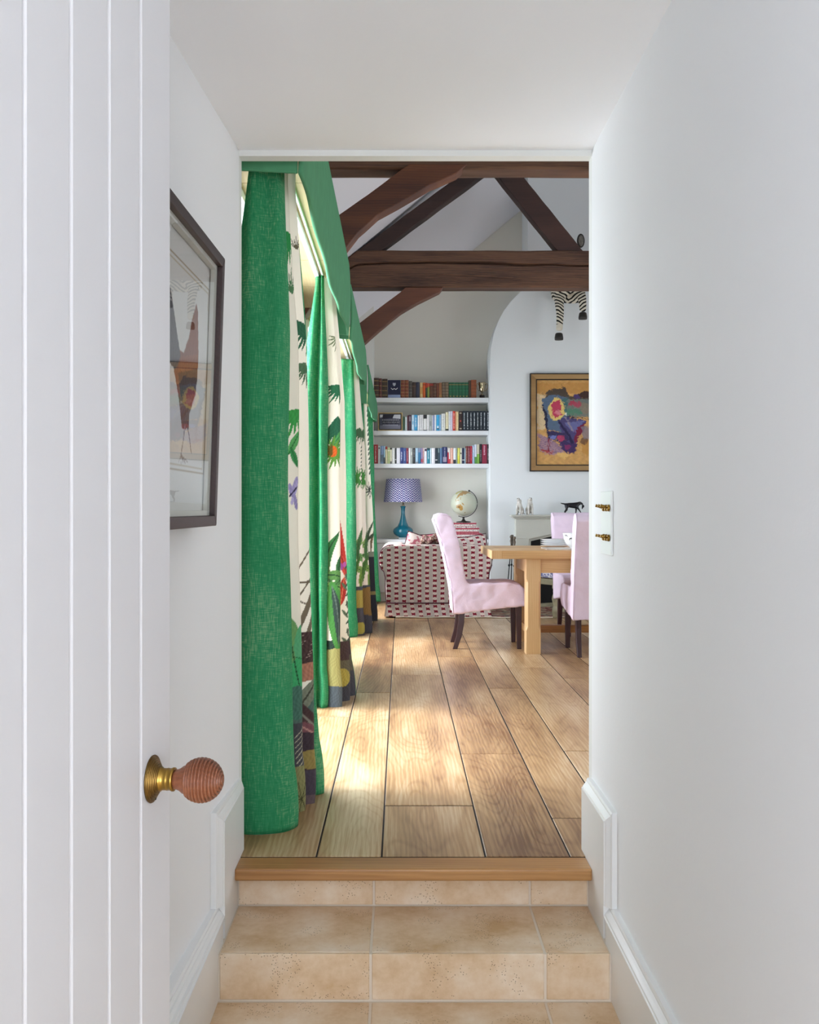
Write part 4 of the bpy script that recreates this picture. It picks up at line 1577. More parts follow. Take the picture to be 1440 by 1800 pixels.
# the print itself: a game bird hung by its feet, inside a ruled line
na, nb_ = 150, 170
a_ = np.linspace(FB, FW - FB, na)
b__ = np.linspace(FB, FH - FB, nb_)
AA, BB = np.meshgrid(a_, b__)
dp = -0.030
P3 = np.array(A0)[None] + AA.ravel()[:, None] * np.array(ea)[None] + BB.ravel()[:, None] * np.array(eb)[None] + dp * np.array(en)[None]
o = raw_grid('print_sheet', P3, na, nb_, M['artwork'], pf, tuple(A0))
cv = Canvas(np.stack([AA.ravel(), BB.ravel()], 1), '#e3e5e2')
q = lambda *pp: [px_on_print(x, y, dp) for x, y in pp]
m0, m1 = px_on_print(368, 510, dp), px_on_print(357, 833, dp)
for (i, w, c) in ((0.0, .006, '#a99a7c'), (0.012, .003, '#c4baa2')):
    cv.line([(m0[0] + i, m0[1] - i), (m1[0] + i, m1[1] + i)], w, c)
    cv.line([(m0[0] + i, m0[1] - i), (FW - .1, m0[1] - i)], w, c)
    cv.line([(m1[0] + i, m1[1] + i), (FW - .1, m1[1] + i)], w, c)
cv.poly(q((290, 470), (300, 506), (308, 560), (314, 616), (323, 619), (331.6, 595), (338, 560), (345.4, 533), (348, 547), (349, 630), (344, 692), (333, 727), (332, 754), (320, 754), (314, 698), (304, 640), (288, 600)), '#8a5340', 1, .25)
cv.poly(q((285, 470), (300, 506), (310, 575), (318, 630), (308, 650), (285, 620)), '#59595e', 1, .3)
cv.poly(q((313, 655), (346, 640), (347, 668), (342, 694), (318, 700)), '#4b3a3c', 1, .25)
cv.poly(q((316, 628), (348, 622), (348, 648), (312, 655)), '#9a5c3c', 1, .2)
cv.poly(q((314, 698), (343, 692), (333, 727), (332, 754), (320, 754)), '#79593f', 1, .25)
cv.line(q((325, 750), (322, 775), (318, 800)), .007, '#8f8f90')
cv.line(q((330, 752), (333, 770), (336, 795)), .006, '#77787c')
for k in range(5):
    cv.line(q((318, 800), (314 + 4 * k, 812 + 2 * (k % 2))), .004, '#a59a96')
paint(o, cv.c)
# mount window and glass
for c in ([(FB, FB), (FW - FB, FB), (FW - FB - .012, FB + .012), (FB + .012, FB + .012)], [(FW - FB, FH - FB), (FB, FH - FB), (FB + .012, FH - FB - .012), (FW - FB - .012, FH - FB - .012)],
          [(FB, FH - FB), (FB, FB), (FB + .012, FB + .012), (FB + .012, FH - FB - .012)]):
    bar(0, 0, 0, 0, -0.028, -0.014, c).obj('spacer', M['mat_board'], pf)
bar(FB - .003, FW - FB + .003, FB - .003, FH - FB + .003, -0.0125, -0.0105).obj('glass', M['picture_glass'], pf)
tag(pf, 'dark-framed glazed print of a hanging game bird on the left hall wall', 'picture')


# ------------------------------------------------------------------ dining table
r_t = 0.00408
YT0, YT1 = R(r_t), R(r_t) + 0.93
XT0, XT1 = 0.650, 2.75
tb = empty('dining_table', ((XT0 + XT1) / 2, (YT0 + YT1) / 2, 0))
npl = 4
for k in range(npl):
    y0 = YT0 + (YT1 - YT0) * k / npl
    y1 = YT0 + (YT1 - YT0) * (k + 1) / npl
    MB().box(XT0 + 0.075, XT1 - 0.075, y0 + .0006, y1 - .0006, 0.690, 0.750).obj('plank', M['oak_table'], tb, bevel=0.002, seg=1)
MB().box(XT0, XT0 + 0.075, YT0, YT1, 0.690, 0.750).obj('breadboard_end', M['oak_leg'], tb, bevel=0.002, seg=1)
MB().box(XT1 - 0.075, XT1, YT0, YT1, 0.690, 0.750).obj('breadboard_end', M['oak_leg'], tb, bevel=0.002, seg=1)


def table_leg(x0, y0, w=0.107):
    """Square post whose inner edges are cut away by a stopped chamfer."""
    b = MB()
    ch = 0.014

    def ring(z, c):
        return [(x0 + c, y0, z), (x0 + w - c, y0, z), (x0 + w, y0 + c, z), (x0 + w, y0 + w - c, z), (x0 + w - c, y0 + w, z), (x0 + c, y0 + w, z), (x0, y0 + w - c, z), (x0, y0 + c, z)]
    zs = [(0.0, .003), (0.17, .003), (0.195, ch), (0.52, ch), (0.545, .003), (0.69, .003)]
    vs = []
    for z, c in zs:
        vs += ring(z, c)
    fs = []
    for k in range(len(zs) - 1):
        for i in range(8):
            j = (i + 1) % 8
            fs.append((k * 8 + i, k * 8 + j, (k + 1) * 8 + j, (k + 1) * 8 + i))
    fs += [tuple(range(8))[::-1], tuple(range((len(zs) - 1) * 8, len(zs) * 8))]
    return b.add(vs, fs)


XL, XR = 0.904, 2.40
YA, YB = R(0.00411), R(0.00411) + 0.66
for x in (XL, XR):
    for y in (YA, YB):
        table_leg(x, y).obj('leg', M['oak_leg'], tb)
for y in (YA + 0.02, YB + 0.06):
    MB().box(XL + .107, XR, y, y + 0.028, 0.585, 0.69).obj('apron', M['oak_table'], tb, bevel=0.002)
for x in (XL + 0.01, XR + 0.07):
    MB().box(x, x + 0.028, YA + .107, YB, 0.585, 0.69).obj('end_apron', M['oak_leg'], tb, bevel=0.002)
    MB().box(x + 0.03, x + 0.06, YA + .107, YB, 0.11, 0.165).obj('end_stretcher', M['oak_leg'], tb, bevel=0.002)
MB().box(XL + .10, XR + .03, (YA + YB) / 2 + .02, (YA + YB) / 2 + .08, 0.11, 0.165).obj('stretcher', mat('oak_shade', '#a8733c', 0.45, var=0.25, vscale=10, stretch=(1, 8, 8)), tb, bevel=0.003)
tag(tb, 'golden oak refectory table with chamfered square legs', 'table')

# ------------------------------------------------------------------ slip-covered chairs
def chair_proto():
    root = empty('dining_chair', (0, 0, 0), local=True)
    W = 0.235
    # side outline (x forward, z up): back, seat, skirt
    out = [(0.0, 0.262), (-0.012, 0.42), (-0.045, 0.60), (-0.085, 0.78), (-0.122, 0.90), (-0.146, 0.965), (-0.132, 1.000), (-0.098, 1.014), (-0.055, 1.010), (-0.020, 0.988), (0.0, 0.955),
           (0.030, 0.84), (0.062, 0.70), (0.085, 0.58), (0.100, 0.505), (0.115, 0.492), (0.28, 0.498), (0.42, 0.497), (0.495, 0.486), (0.525, 0.466), (0.536, 0.43), (0.540, 0.325), (0.36, 0.305), (0.18, 0.283)]
    o = MB().prism([(x, z) for x, z in out], -W, W, 'y').obj('slipcover', M['pink'], None)
    o.parent = root
    soften(o, 0.011, 5, 0.016, 0.085)
    # corner seams of the cover
    for s in (-1, 1):
        p = [(x + 0.0, s * (W - 0.004), z) for x, z in out[:10]]
        q_ = MB().tube(p, 0.0035, 6).obj('seam', M['pink'], None)
        q_.parent = root
    for s in (-1, 1):
        y = s * 0.185
        pts = [(0.065, y, 0.30), (0.060, y, 0.2), (0.045, y, 0.1), (0.014, y, 0.0)]
        b = MB()
        rr = [0.022, 0.022, 0.020, 0.017]
        vs, fs = [], []
        for (x, yy, z), h in zip(pts, rr):
            vs += [(x - h, yy - h * .9, z), (x + h, yy - h * .9, z), (x + h, yy + h * .9, z), (x - h, yy + h * .9, z)]
        for k in range(3):
            for i in range(4):
                j = (i + 1) % 4
                fs.append((k * 4 + i, k * 4 + j, k * 4 + 4 + j, k * 4 + 4 + i))
        fs += [(0, 1, 2, 3), (12, 15, 14, 13)]
        l = b.add(vs, fs).obj('leg', M['mahogany'], None, bevel=0.003)
        l.parent = root
        b = MB().hexa([(0.478, y - .016, 0), (0.510, y - .016, 0), (0.510, y + .016, 0), (0.478, y + .016, 0)], [(0.468, y - .022, .34), (0.512, y - .022, .34), (0.512, y + .022, .34), (0.468, y + .022, .34)])
        l = b.obj('leg', M['mahogany'], None, bevel=0.003)
        l.parent = root
        for (fx, fy) in ((0.494, y), (0.014, y)):
            pass
    return root


ch0 = chair_proto()
ch0.location = ((797 - VX) * 0.00425, R(0.00424) + 0.225, 0)
GC = 'pink linen covered dining chairs'
tag(ch0, 'pink slip-covered chair in profile at the end of the table', 'chair', GC)
ch1 = copy_tree(ch0)
ch1.location = (1.446, R(0.00402) - 0.012, 0)
ch1.rotation_euler = (0, 0, PI / 2)
tag(ch1, 'pink slip-covered chair with its back to the hall, tucked under the table', 'chair', GC)
ch2 = copy_tree(ch0)
ch2.location = (1.562, R(0.00466) + 0.51, 0)
ch2.rotation_euler = (0, 0, -PI / 2)
tag(ch2, 'pink slip-covered chair on the far side of the table, behind the bowl', 'chair', GC)

# ------------------------------------------------------------------ things on the table
ytab = R(0.0043)
bx_c = ((1012 - VX) * 0.00422, R(0.00422))
pm = MB()
for k in range(1):
    pm.box((958 - VX) * 0.0042, (1030 - VX) * 0.0042, YT0 + 0.09, YT0 + 0.40, 0.7503, 0.7585)
magz = pm.obj('magazine', mat('magazine_cover', '#e4e2de', 0.5, color2='#bfae9f', vscale=9), None, bevel=0.001)
tag(magz, 'pale magazine lying on the oak table under the bowl', 'magazine')


def plate(z):
    c = ((976 - VX) * 0.0044, R(0.0044), z)
    root = empty('dinner_plate', c)
    pr = [(0.0, 0.0), (0.060, 0.0), (0.062, 0.003), (0.085, 0.008), (0.113, 0.0175), (0.1145, 0.0195), (0.112, 0.020), (0.084, 0.012), (0.066, 0.007), (0.0, 0.006)]
    MB().lathe(pr, c, 'z', 48).obj('dish', M['porcelain'], root)
    return root


ordn = ['bottom', 'second lowest', 'third', 'top']
for k in range(4):
    p_ = plate(0.7503 + 0.0150 * k)
    tag(p_, 'white plate, %s of the stack of four on the table' % ['lowest', 'second from the table', 'second from the top', 'topmost'][k], 'plate', 'stacked white dinner plates')
bw = empty('bowl', (*bx_c, 0.7587))
pr = [(0.0, 0.0), (0.040, 0.0), (0.041, 0.008), (0.055, 0.014), (0.075, 0.036), (0.088, 0.070), (0.0945, 0.108), (0.0955, 0.112), (0.0935, 0.112), (0.086, 0.072), (0.073, 0.040), (0.05, 0.018), (0.0, 0.014)]
MB().lathe(pr, (*bx_c, 0.7587), 'z', 56).obj('dish', M['porcelain'], bw)


def on_bowl(a, z):
    zz = np.interp(z, [0.014, 0.036, 0.07, 0.108], [0.0562, 0.0762, 0.0892, 0.0957])
    return (bx_c[0] + zz * math.sin(a), bx_c[1] - zz * math.cos(a), 0.7587 + z)


def bowl_patch(polys, name):
    b = MB()
    for poly in polys:
        vs = [on_bowl(a, z) for a, z in poly]
        b.add(vs, [tuple(range(len(vs)))])
    return b.obj(name, M['black'], bw)


# small black drawings of animals around the bowl
bowl_patch([[(-1.15, .088), (-1.12, .102), (-1.06, .101), (-1.08, .090)], [(-1.02, .089), (-1.0, .101), (-.93, .100), (-.95, .090)], [(-.9, .088), (-.88, .093), (-.84, .093), (-.84, .088)]], 'drawn_marks')
bowl_patch([[(-.75, .066), (-.66, .076), (-.5, .079), (-.36, .076), (-.3, .08), (-.28, .072), (-.38, .066), (-.5, .070), (-.62, .069)], [(-.74, .060), (-.70, .068), (-.67, .068), (-.70, .060)]], 'drawn_hound')
bowl_patch([[(-.45, .030), (-.36, .045), (-.22, .055), (-.02, .058), (.14, .055), (.2, .036), (.1, .030), (-.1, .026), (-.3, .026)], [(.14, .052), (.25, .064), (.32, .060), (.25, .050)]], 'drawn_bull')
tag(bw, 'white footed bowl with small black animal drawings on the table', 'bowl')

# ------------------------------------------------------------------ loveseat seen from behind
r_s = 0.00546
ys0 = R(r_s)
sx0, sx1 = (677 - VX) * r_s, (862 - VX) * r_s
SB = 0.014
sf = empty('loveseat', ((sx0 + sx1) / 2, ys0 + 0.45, SB))


def half(px_list):
    return [((px - VX) * r_s, EYE - (py - VY) * r_s) for px, py in px_list]


# outline of the back as seen from behind: rolled shoulders, waist, straight sides
left = half([(679, 1061), (678, 1040), (677, 1015), (675, 1005), (671, 1001), (667.5, 993), (666.5, 982), (668.5, 971), (674, 962.5), (682, 958.5), (692, 958)])
right = half([(852, 958), (859, 962), (864, 970), (866, 982), (864.5, 994), (860.5, 1005), (859, 1020), (860, 1040), (861, 1061)])
poly = left + right
o = MB().prism(poly, ys0, ys0 + 0.24, 'y').obj('backrest', M['sofa'], sf)
soften(o, 0.014, 3)
for s, (xa, xb) in ((-1, (left[0][0], left[0][0] + 0.20)), (1, (right[-1][0] - 0.20, right[-1][0]))):
    pts_ = left if s < 0 else [(x, z) for x, z in right[::-1]]
    arm = []
    cx_ = pts_[0][0]
    if s < 0:
        arm = pts_[:-1] + [(cx_ + 0.16, pts_[-2][1]), (cx_ + 0.18, pts_[-2][1] - 0.06), (cx_ + 0.17, pts_[0][1])]
    else:
        arm = pts_[:-1] + [(cx_ - 0.16, pts_[-2][1]), (cx_ - 0.18, pts_[-2][1] - 0.06), (cx_ - 0.17, pts_[0][1])]
    a = MB().prism(arm, ys0 + 0.2, ys0 + 0.90, 'y').obj('arm', M['sofa'], sf)
    soften(a, 0.014, 3)
MB().box(left[0][0] + .17, right[-1][0] - .17, ys0 + .2, ys0 + .88, .14, .30).obj('seat_base', M['sofa'], sf, bevel=.02)
o = MB().box(left[0][0] + .18, right[-1][0] - .18, ys0 + .245, ys0 + .90, .305, .45).obj('seat_cushion', M['sofa'], sf)
soften(o, 0.016, 8)
# skirt: four slightly flared panels
zs0, zs1 = SB + 0.002, 0.140
x0, x1 = left[0][0], right[-1][0]
fl_ = 0.018
y9 = ys0 + 0.89
MB().hexa([(x0 - fl_, ys0 - fl_, zs0), (x1 + fl_, ys0 - fl_, zs0), (x1 + fl_, ys0 - fl_ + .012, zs0), (x0 - fl_, ys0 - fl_ + .012, zs0)], [(x0, ys0, zs1), (x1, ys0, zs1), (x1, ys0 + .012, zs1), (x0, ys0 + .012, zs1)]).obj('skirt', M['sofa'], sf)
MB().hexa([(x0 - fl_, y9 + fl_ - .012, zs0), (x1 + fl_, y9 + fl_ - .012, zs0), (x1 + fl_, y9 + fl_, zs0), (x0 - fl_, y9 + fl_, zs0)], [(x0, y9 - .012, zs1), (x1, y9 - .012, zs1), (x1, y9, zs1), (x0, y9, zs1)]).obj('skirt', M['sofa'], sf)
MB().hexa([(x0 - fl_, ys0 - fl_, zs0), (x0 - fl_ + .012, ys0 - fl_, zs0), (x0 - fl_ + .012, y9 + fl_, zs0), (x0 - fl_, y9 + fl_, zs0)], [(x0, ys0, zs1), (x0 + .012, ys0, zs1), (x0 + .012, y9, zs1), (x0, y9, zs1)]).obj('skirt', M['sofa'], sf)
MB().hexa([(x1 + fl_ - .012, ys0 - fl_, zs0), (x1 + fl_, ys0 - fl_, zs0), (x1 + fl_, y9 + fl_, zs0), (x1 + fl_ - .012, y9 + fl_, zs0)], [(x1 - .012, ys0, zs1), (x1, ys0, zs1), (x1, y9, zs1), (x1 - .012, y9, zs1)]).obj('skirt', M['sofa'], sf)
MB().tube([(x, ys0 - 0.002, z) for x, z in left], 0.0045, 8).obj('piping', M['piping'], sf)
MB().tube([(x, ys0 - 0.002, z) for x, z in right], 0.0045, 8).obj('piping', M['piping'], sf)
MB().tube([(x0 - .004, ys0 - .006, zs1 + .002), (x1 + .004, ys0 - .006, zs1 + .002)], 0.0055, 8).obj('piping', M['piping'], sf)
for x in (x0 + .08, x1 - .08):
    for y in (ys0 + .08, y9 - .08):
        MB().lathe([(0, SB - .0005), (.022, SB - .0005), (.028, .13), (0, .13)], (x, y, 0), 'z', 16).obj('foot', M['mahogany'], sf)
tag(sf, 'small rolled-arm sofa in cream and dark red ikat, seen from behind', 'sofa')


def pillow(label, c, sx, sz, th, rot, m, welt=None, fringe=None):
    root = empty('cushion', c, local=True)
    root.rotation_euler = rot
    pts, nu = [], 22
    b = MB()
    for side in (-1, 1):
        pts = []
        for j in range(nu):
            for i in range(nu):
                u, v = 2 * i / (nu - 1) - 1, 2 * j / (nu - 1) - 1
                k = (1 - u ** 4) * (1 - v ** 4)
                sh = 1 - 0.10 * (u * u * v * v) * 0 - 0.05 * (1 - u * u) * abs(v) - 0.05 * (1 - v * v) * abs(u)
                pts.append((u * sx / 2 * sh, side * th / 2 * max(k, 0) ** 0.55, v * sz / 2 * sh))
        b.grid(pts, nu, nu)
    o = b.obj('cover', m, None)
    o.parent = root
    if welt:
        loop = []
        for k in range(4 * 8 + 1):
            s_, f = divmod(k % 32, 8)
            u, v = [(-1 + f / 4, -1), (1, -1 + f / 4), (1 - f / 4, 1), (-1, 1 - f / 4)][s_]
            sh = 1 - 0.05 * (1 - u * u) * abs(v) - 0.05 * (1 - v * v) * abs(u)
            loop.append((u * sx / 2 * sh, 0, v * sz / 2 * sh))
        w = MB().tube(loop, 0.006, 6).obj('welt', welt, None)
        w.parent = root
    return tag(root, label, 'cushion', 'cushions on the ikat sofa')


yc = ys0 + 0.37
pillow('cream cushion with red leaves and a dark red edge, left on the sofa', ((738 - VX) * .00566, yc, .622), .34, .33, .11, (-.25, .30, 0), blotch('leaf_cushion', ['#dcc9c2', '#e2d3cc', '#b86a78', '#ddcdc6', '#c98b92'], 34), M['piping'])
pillow('plain pink cushion behind the leaf cushion on the sofa', ((764 - VX) * .00566, yc + .15, .63), .38, .34, .12, (-.22, -.1, 0), mat('pink_cushion', '#d9627c', 0.85, bump=.2, bscale=200), M['piping'])
pillow('ikat cushion at the right end of the sofa', ((830 - VX) * .00566, yc + .03, .62), .34, .32, .11, (-.25, -.15, 0), M['sofa'], M['piping'])
# patterned throw heaped over the cushions
pts = []
n1, n2 = 40, 26
for j in range(n2):
    for i in range(n1):
        u, v = i / (n1 - 1), j / (n2 - 1)
        x = (737 - VX) * .0057 + u * .30
        y = ys0 + .21 + v * .22
        z = .705 + .035 * math.sin(u * 3.1) + .028 * math.sin(u * 17 + v * 5) * math.sin(v * 9 + 1) + .03 * mnoise.noise((u * 6, v * 6, 2)) - .10 * (v - .5) ** 2 - .07 * max(0, .15 - u) * 6 - .06 * max(0, u - .85) * 6
        pts.append((x, y, z + .012))
o = MB().grid(pts, n1, n2).obj('throw', M['paisley'])
s = o.modifiers.new('thickness', 'SOLIDIFY')
s.thickness = 0.018
tag(o, 'crumpled red-brown paisley throw heaped on the sofa cushions', 'throw')

# ------------------------------------------------------------------ rug
pts = []
rx0, rx1, ry0, ry1 = -0.05, 3.2, R(0.00545) + 0.005, Y_CHIM - 0.25
rg = empty('rug', (1.5, 10, 0))
MB().box(rx0, rx1, ry0, ry1, 0.0012, 0.012).obj('pile', M['rug'], rg, bevel=.003)
b = MB()
edge = [(rx0 + (rx1 - rx0) * k / 60, ry0 - .006 + .004 * math.sin(k * 1.3), .0085 + .003 * math.sin(k * .9)) for k in range(61)]
b.tube(edge, 0.006, 6)
b.obj('selvedge', mat('rug_edge', '#d6cdbb', 0.9), rg)
MB().box(rx0 + .0, rx1, ry0 + .05, ry0 + .075, .0115, .0128).obj('border_stripe', mat('rug_red', '#8a4a4c', 0.9), rg)
MB().box(rx0 + .0, rx1, ry0 + .12, ry0 + .16, .0115, .0128).obj('border_stripe', mat('rug_grey', '#7d776e', 0.9), rg)
tag(rg, 'faded red and cream patterned rug under the sofa', 'rug')

# ------------------------------------------------------------------ upholstered stool by the fireplace
so = empty('upholstered_stool', (1.62, 9.55, 0.013), 0.0, local=True)
so.rotation_euler = (0, 0, 0.55)
OW = mat('limed_oak', '#9a9478', 0.6, var=.25, vscale=12)


def sobj(mb, name, m, **kw):
    o = mb.obj(name, m, None, **kw)
    o.parent = so
    return o


w2, d2 = 0.36, 0.27
o = sobj(MB().box(-w2, w2, -d2, d2, .37, .50), 'seat_pad', M['blue_print'])
soften(o, 0.014, 7)
for s in (-1, 1):
    sobj(MB().box(-w2, w2, s * (d2 - .015) - .015, s * (d2 - .015) + .015, .31, .365), 'seat_rail', OW, bevel=.004)
    sobj(MB().box(s * (w2 - .015) - .015, s * (w2 - .015) + .015, -d2 + .03, d2 - .03, .31, .365), 'seat_rail', OW, bevel=.004)
    sobj(MB().box(-w2 + .04, w2 - .04, s * (d2 - .03) - .014, s * (d2 - .03) + .014, .05, .085), 'stretcher', OW, bevel=.004)
    for t in (-1, 1):
        pr = [(0, 0), (.022, 0), (.026, .02), (.026, .045), (.030, .05), (.030, .09), (.022, .10), (.018, .115), (.027, .15), (.033, .18), (.028, .21), (.017, .235), (.024, .25), (.017, .262), (.024, .275), (.03, .28), (.03, .31), (0, .31)]
        sobj(MB().lathe(pr, (t * (w2 - .03), s * (d2 - .03), 0), 'z', 18), 'leg', OW)
tag(so, 'turned-leg stool with a blue and white print seat near the fireplace', 'stool')

# ------------------------------------------------------------------ fireplace
r_f = 0.00622
fx0 = (907 - VX) * r_f
yf = R(r_f)
fpz = empty('fireplace', (1.95, Y_CHIM, 0))


def Z(py, r):
    return EYE - (py - VY) * r


zo0, zo1 = Z(948, r_f), Z(938, r_f)
ox0, ox1 = (930 - VX) * r_f, 2.36
fx1 = ox1 + (ox0 - fx0)
zm = Z(912, r_f)
arch = []
for k in range(25):
    t = k / 24
    xx = ox0 + (ox1 - ox0) * t
    arch.append((xx, zo0 + .095 * (1 - abs(2 * t - 1) ** 1.15)))
poly = [(fx0, 0.013), (ox0, 0.013)] + arch + [(ox1, 0.013), (fx1, 0.013), (fx1, zm), (fx0, zm)]
MB().prism(poly, yf, Y_CHIM + .001, 'y').obj('surround', M['stone_fire'], fpz, bevel=.004)
poly2 = [(ox0 + .03, .013)] + [(x, z - .03) for x, z in arch[1:-1]] + [(ox1 - .03, .013)]
inner = [(ox0 + .0, .013)] + arch + [(ox1, .013)]
ring = [(ox0, .013)] + arch + [(ox1, .013), (ox1 - .025, .013)] + [(ox0 + .025 + (ox1 - ox0 - .05) * (k / 24), arch[k][1] - .022) for k in range(24, -1, -1)] + [(ox0 + .025, .013)]
MB().prism(ring, yf + .03, yf + .05, 'y').obj('inner_moulding', M['stone_fire'], fpz, bevel=.003)
MB().prism([(ox0 + .0, .013)] + arch + [(ox1, .013)], yf + .055, Y_CHIM + .004, 'y').obj('fire_opening', M['black'], fpz)  # plain black block filling the arch
MB().box(fx0 + .004, ox0 - .03, yf - .006, yf, zo0 + .01, zo0 + .016).obj('joint_bead', M['stone_fire'], fpz)
sh0 = (898 - VX) * r_f
prm = [(0, 0), (.02, .0), (.03, .012), (.045, .022), (.055, .03), (.055, .045), (0, .045)]
b = MB()
zt_ = Z(905, r_f)
for (z0, z1, o_) in ((zm - .0, zm + .012, .02), (zm + .012, zm + .024, .035), (zm + .024, zt_, .055)):
    b.box(fx0 - o_, fx1 + o_, yf - o_, Y_CHIM + .001, z0, z1)
b.obj('mantel_shelf', M['stone_fire'], fpz, bevel=.004)
tag(fpz, 'pale stone fireplace with a low arched opening and moulded mantelshelf', 'fireplace')
ztm = zt_


# fire irons standing left of the surround
def iron(label, px_top, py_top, px_bot, r, dx, knob):
    zt = Z(py_top, r)
    xt, xb = (px_top - VX) * r, (px_bot - VX) * r
    y = R(r)
    root = empty('fire_iron', (xb, y, 0.0125))
    MB().tube([(xb, y - .03, .0135), (xt + (xb - xt) * .45, y - .012, zt * .5), (xt, y, zt - .11)], .0055, 10).obj('shaft', M['iron'], root)
    zz = zt * .5 + .06
    xm = xt + (xb - xt) * .40
    MB().ball((xm, y - .012, zz), .012, .012, .014, 14, 8).obj('collar', M['iron'], root)
    hp = [(0, zt - .12), (.012, zt - .118), (.009, zt - .10), (.016, zt - .06), (.010, zt - .035), (.018, zt - .02), (.014, zt - .002), (0, zt)]
    MB().lathe(hp, (xt, y, 0), 'z', 14).obj('handle', M['pewter'], root)
    tag(root, label, 'fire iron', 'fire irons beside the fireplace')


iron('slanted fire iron, leftmost of the three left of the fireplace', 899, 941, 889, 0.00610, 0, 1)
iron('upright fire iron, middle of the three left of the fireplace', 900.5, 940, 897, 0.00613, 0, 1)
iron('shorter upright fire iron, next to the fireplace surround', 904.5, 943, 902.5, 0.00608, 0, 1)

# ------------------------------------------------------------------ animals on the mantel
def sitting_dog(label, c, h, turn, m):
    """Seated hound with raised muzzle; c: base, h: height."""
    k = h / 0.20
    V = [(0, .026, .036), (0, .014, .075), (0, -.010, .110), (0, -.022, .138), (0, -.024, .160), (0, -.042, .172), (0, -.064, .178),
         (.020, -.030, .100), (.021, -.042, .050), (.021, -.047, .008), (.021, -.060, .006),
         (-.020, -.030, .100), (-.021, -.042, .050), (-.021, -.047, .008), (-.021, -.060, .006),
         (.027, .018, .045), (.030, -.012, .030), (.029, .010, .010), (.029, -.028, .007),
         (-.027, .018, .045), (-.030, -.012, .030), (-.029, .010, .010), (-.029, -.028, .007),
         (.010, .070, .015), (.030, .085, .012)]
    E = [(0, 1), (1, 2), (2, 3), (3, 4), (4, 5), (5, 6), (2, 7), (7, 8), (8, 9), (9, 10), (2, 11), (11, 12), (12, 13), (13, 14),
         (0, 15), (15, 16), (16, 17), (17, 18), (0, 19), (19, 20), (20, 21), (21, 22), (0, 23), (23, 24)]
    Rr = [.032, .031, .029, .023, .024, .019, .012, .013, .009, .008, .006, .013, .009, .008, .006, .020, .014, .009, .007, .020, .014, .009, .007, .008, .005]
    root = empty('dog_figurine', c, local=True)
    root.rotation_euler = (0, 0, turn)
    o = skin_obj('body', [(x * k, y * k, z * k) for x, y, z in V], E, [q_ * k for q_ in Rr], m, 0, 2, root)
    for s in (-1, 1):
        e = MB().ball((s * .020 * k, -.014 * k, .150 * k), .006 * k, .011 * k, .022 * k, 10, 8).obj('ear', m, None)
        e.parent = root
        e = MB().ball((s * .011 * k, -.040 * k, .184 * k), .0028 * k, nu=8, nv=6).obj('eye', M['black'], None)
        e.parent = root
    e = MB().ball((0, -.074 * k, .180 * k), .0045 * k, nu=8, nv=6).obj('nose', M['black'], None)
    e.parent = root
    return tag(root, label, 'figurine', 'white dog figurines on the mantelshelf')


r_m = 0.00619
sitting_dog('slimmer white seated dog figurine, nearer the mantel end', ((914 - VX) * r_m, R(r_m), ztm), .195, -.5, M['bisque'])
sitting_dog('white seated dog figurine with raised head, beside its slimmer twin', ((931 - VX) * r_m, R(r_m), ztm), .200, .15, M['bisque'])


def walking_dog():
    c = ((1007 - VX) * r_m, R(r_m), ztm)
    root = empty('dog_figurine', c, local=True)
    b = MB().box(-.085, .085, -.03, .03, 0, .008).obj('plinth', M['bronze'], None, bevel=.002)
    b.parent = root
    V = [(-.060, 0, .105), (-.015, 0, .106), (.035, 0, .108), (.062, 0, .120), (.080, 0, .132), (.098, 0, .122), (.112, 0, .110),
         (-.085, 0, .118), (-.118, 0, .124), (-.132, 0, .130),
         (-.068, .018, .080), (-.058, .018, .055), (-.078, .018, .034), (-.074, .018, .010),
         (-.066, -.018, .080), (-.075, -.018, .055), (-.092, -.018, .036), (-.088, -.018, .010),
         (.040, .018, .075), (.040, .018, .045), (.034, .018, .010),
         (.048, -.018, .078), (.066, -.018, .055), (.082, -.018, .030), (.090, -.018, .012)]
    E = [(0, 1), (1, 2), (2, 3), (3, 4), (4, 5), (5, 6), (0, 7), (7, 8), (8, 9), (0, 10), (10, 11), (11, 12), (12, 13), (0, 14), (14, 15), (15, 16), (16, 17), (2, 18), (18, 19), (19, 20), (2, 21), (21, 22), (22, 23), (23, 24)]
    Rr = [.029, .027, .033, .020, .019, .013, .009, .009, .006, .003, .015, .010, .006, .006, .015, .010, .006, .006, .013, .008, .006, .013, .008, .006, .006]
    skin_obj('body', V, E, Rr, M['bronze'], 1, 2, root)
    for s in (-1, 1):
        e = MB().ball((.074, s * .018, .122), .010, .004, .017, 10, 8).obj('ear', M['bronze'], None)
        e.parent = root
    e = MB().ball((.112, 0, .094), .014, .022, .017, 12, 8).obj('held_bird', M['bronze'], None)
    e.parent = root
    e2 = MB().ball((.104, 0, .076), .007, .012, .013, 10, 8).obj('held_bird_wing', M['bronze'], None)
    e2.parent = root
    tag(root, 'black bronze retriever figurine walking with a bird in its mouth', 'figurine')


walking_dog()

# ------------------------------------------------------------------ oil painting on the chimney breast
r_p = 0.0063
pa = empty('painting', ((1003 - VX) * r_p, Y_CHIM, Z(829, r_p)))
x0p, x1p = (931 - VX) * r_p, (1075 - VX) * r_p
z0p, z1p = Z(829, r_p), Z(657, r_p)
Yp = Y_CHIM


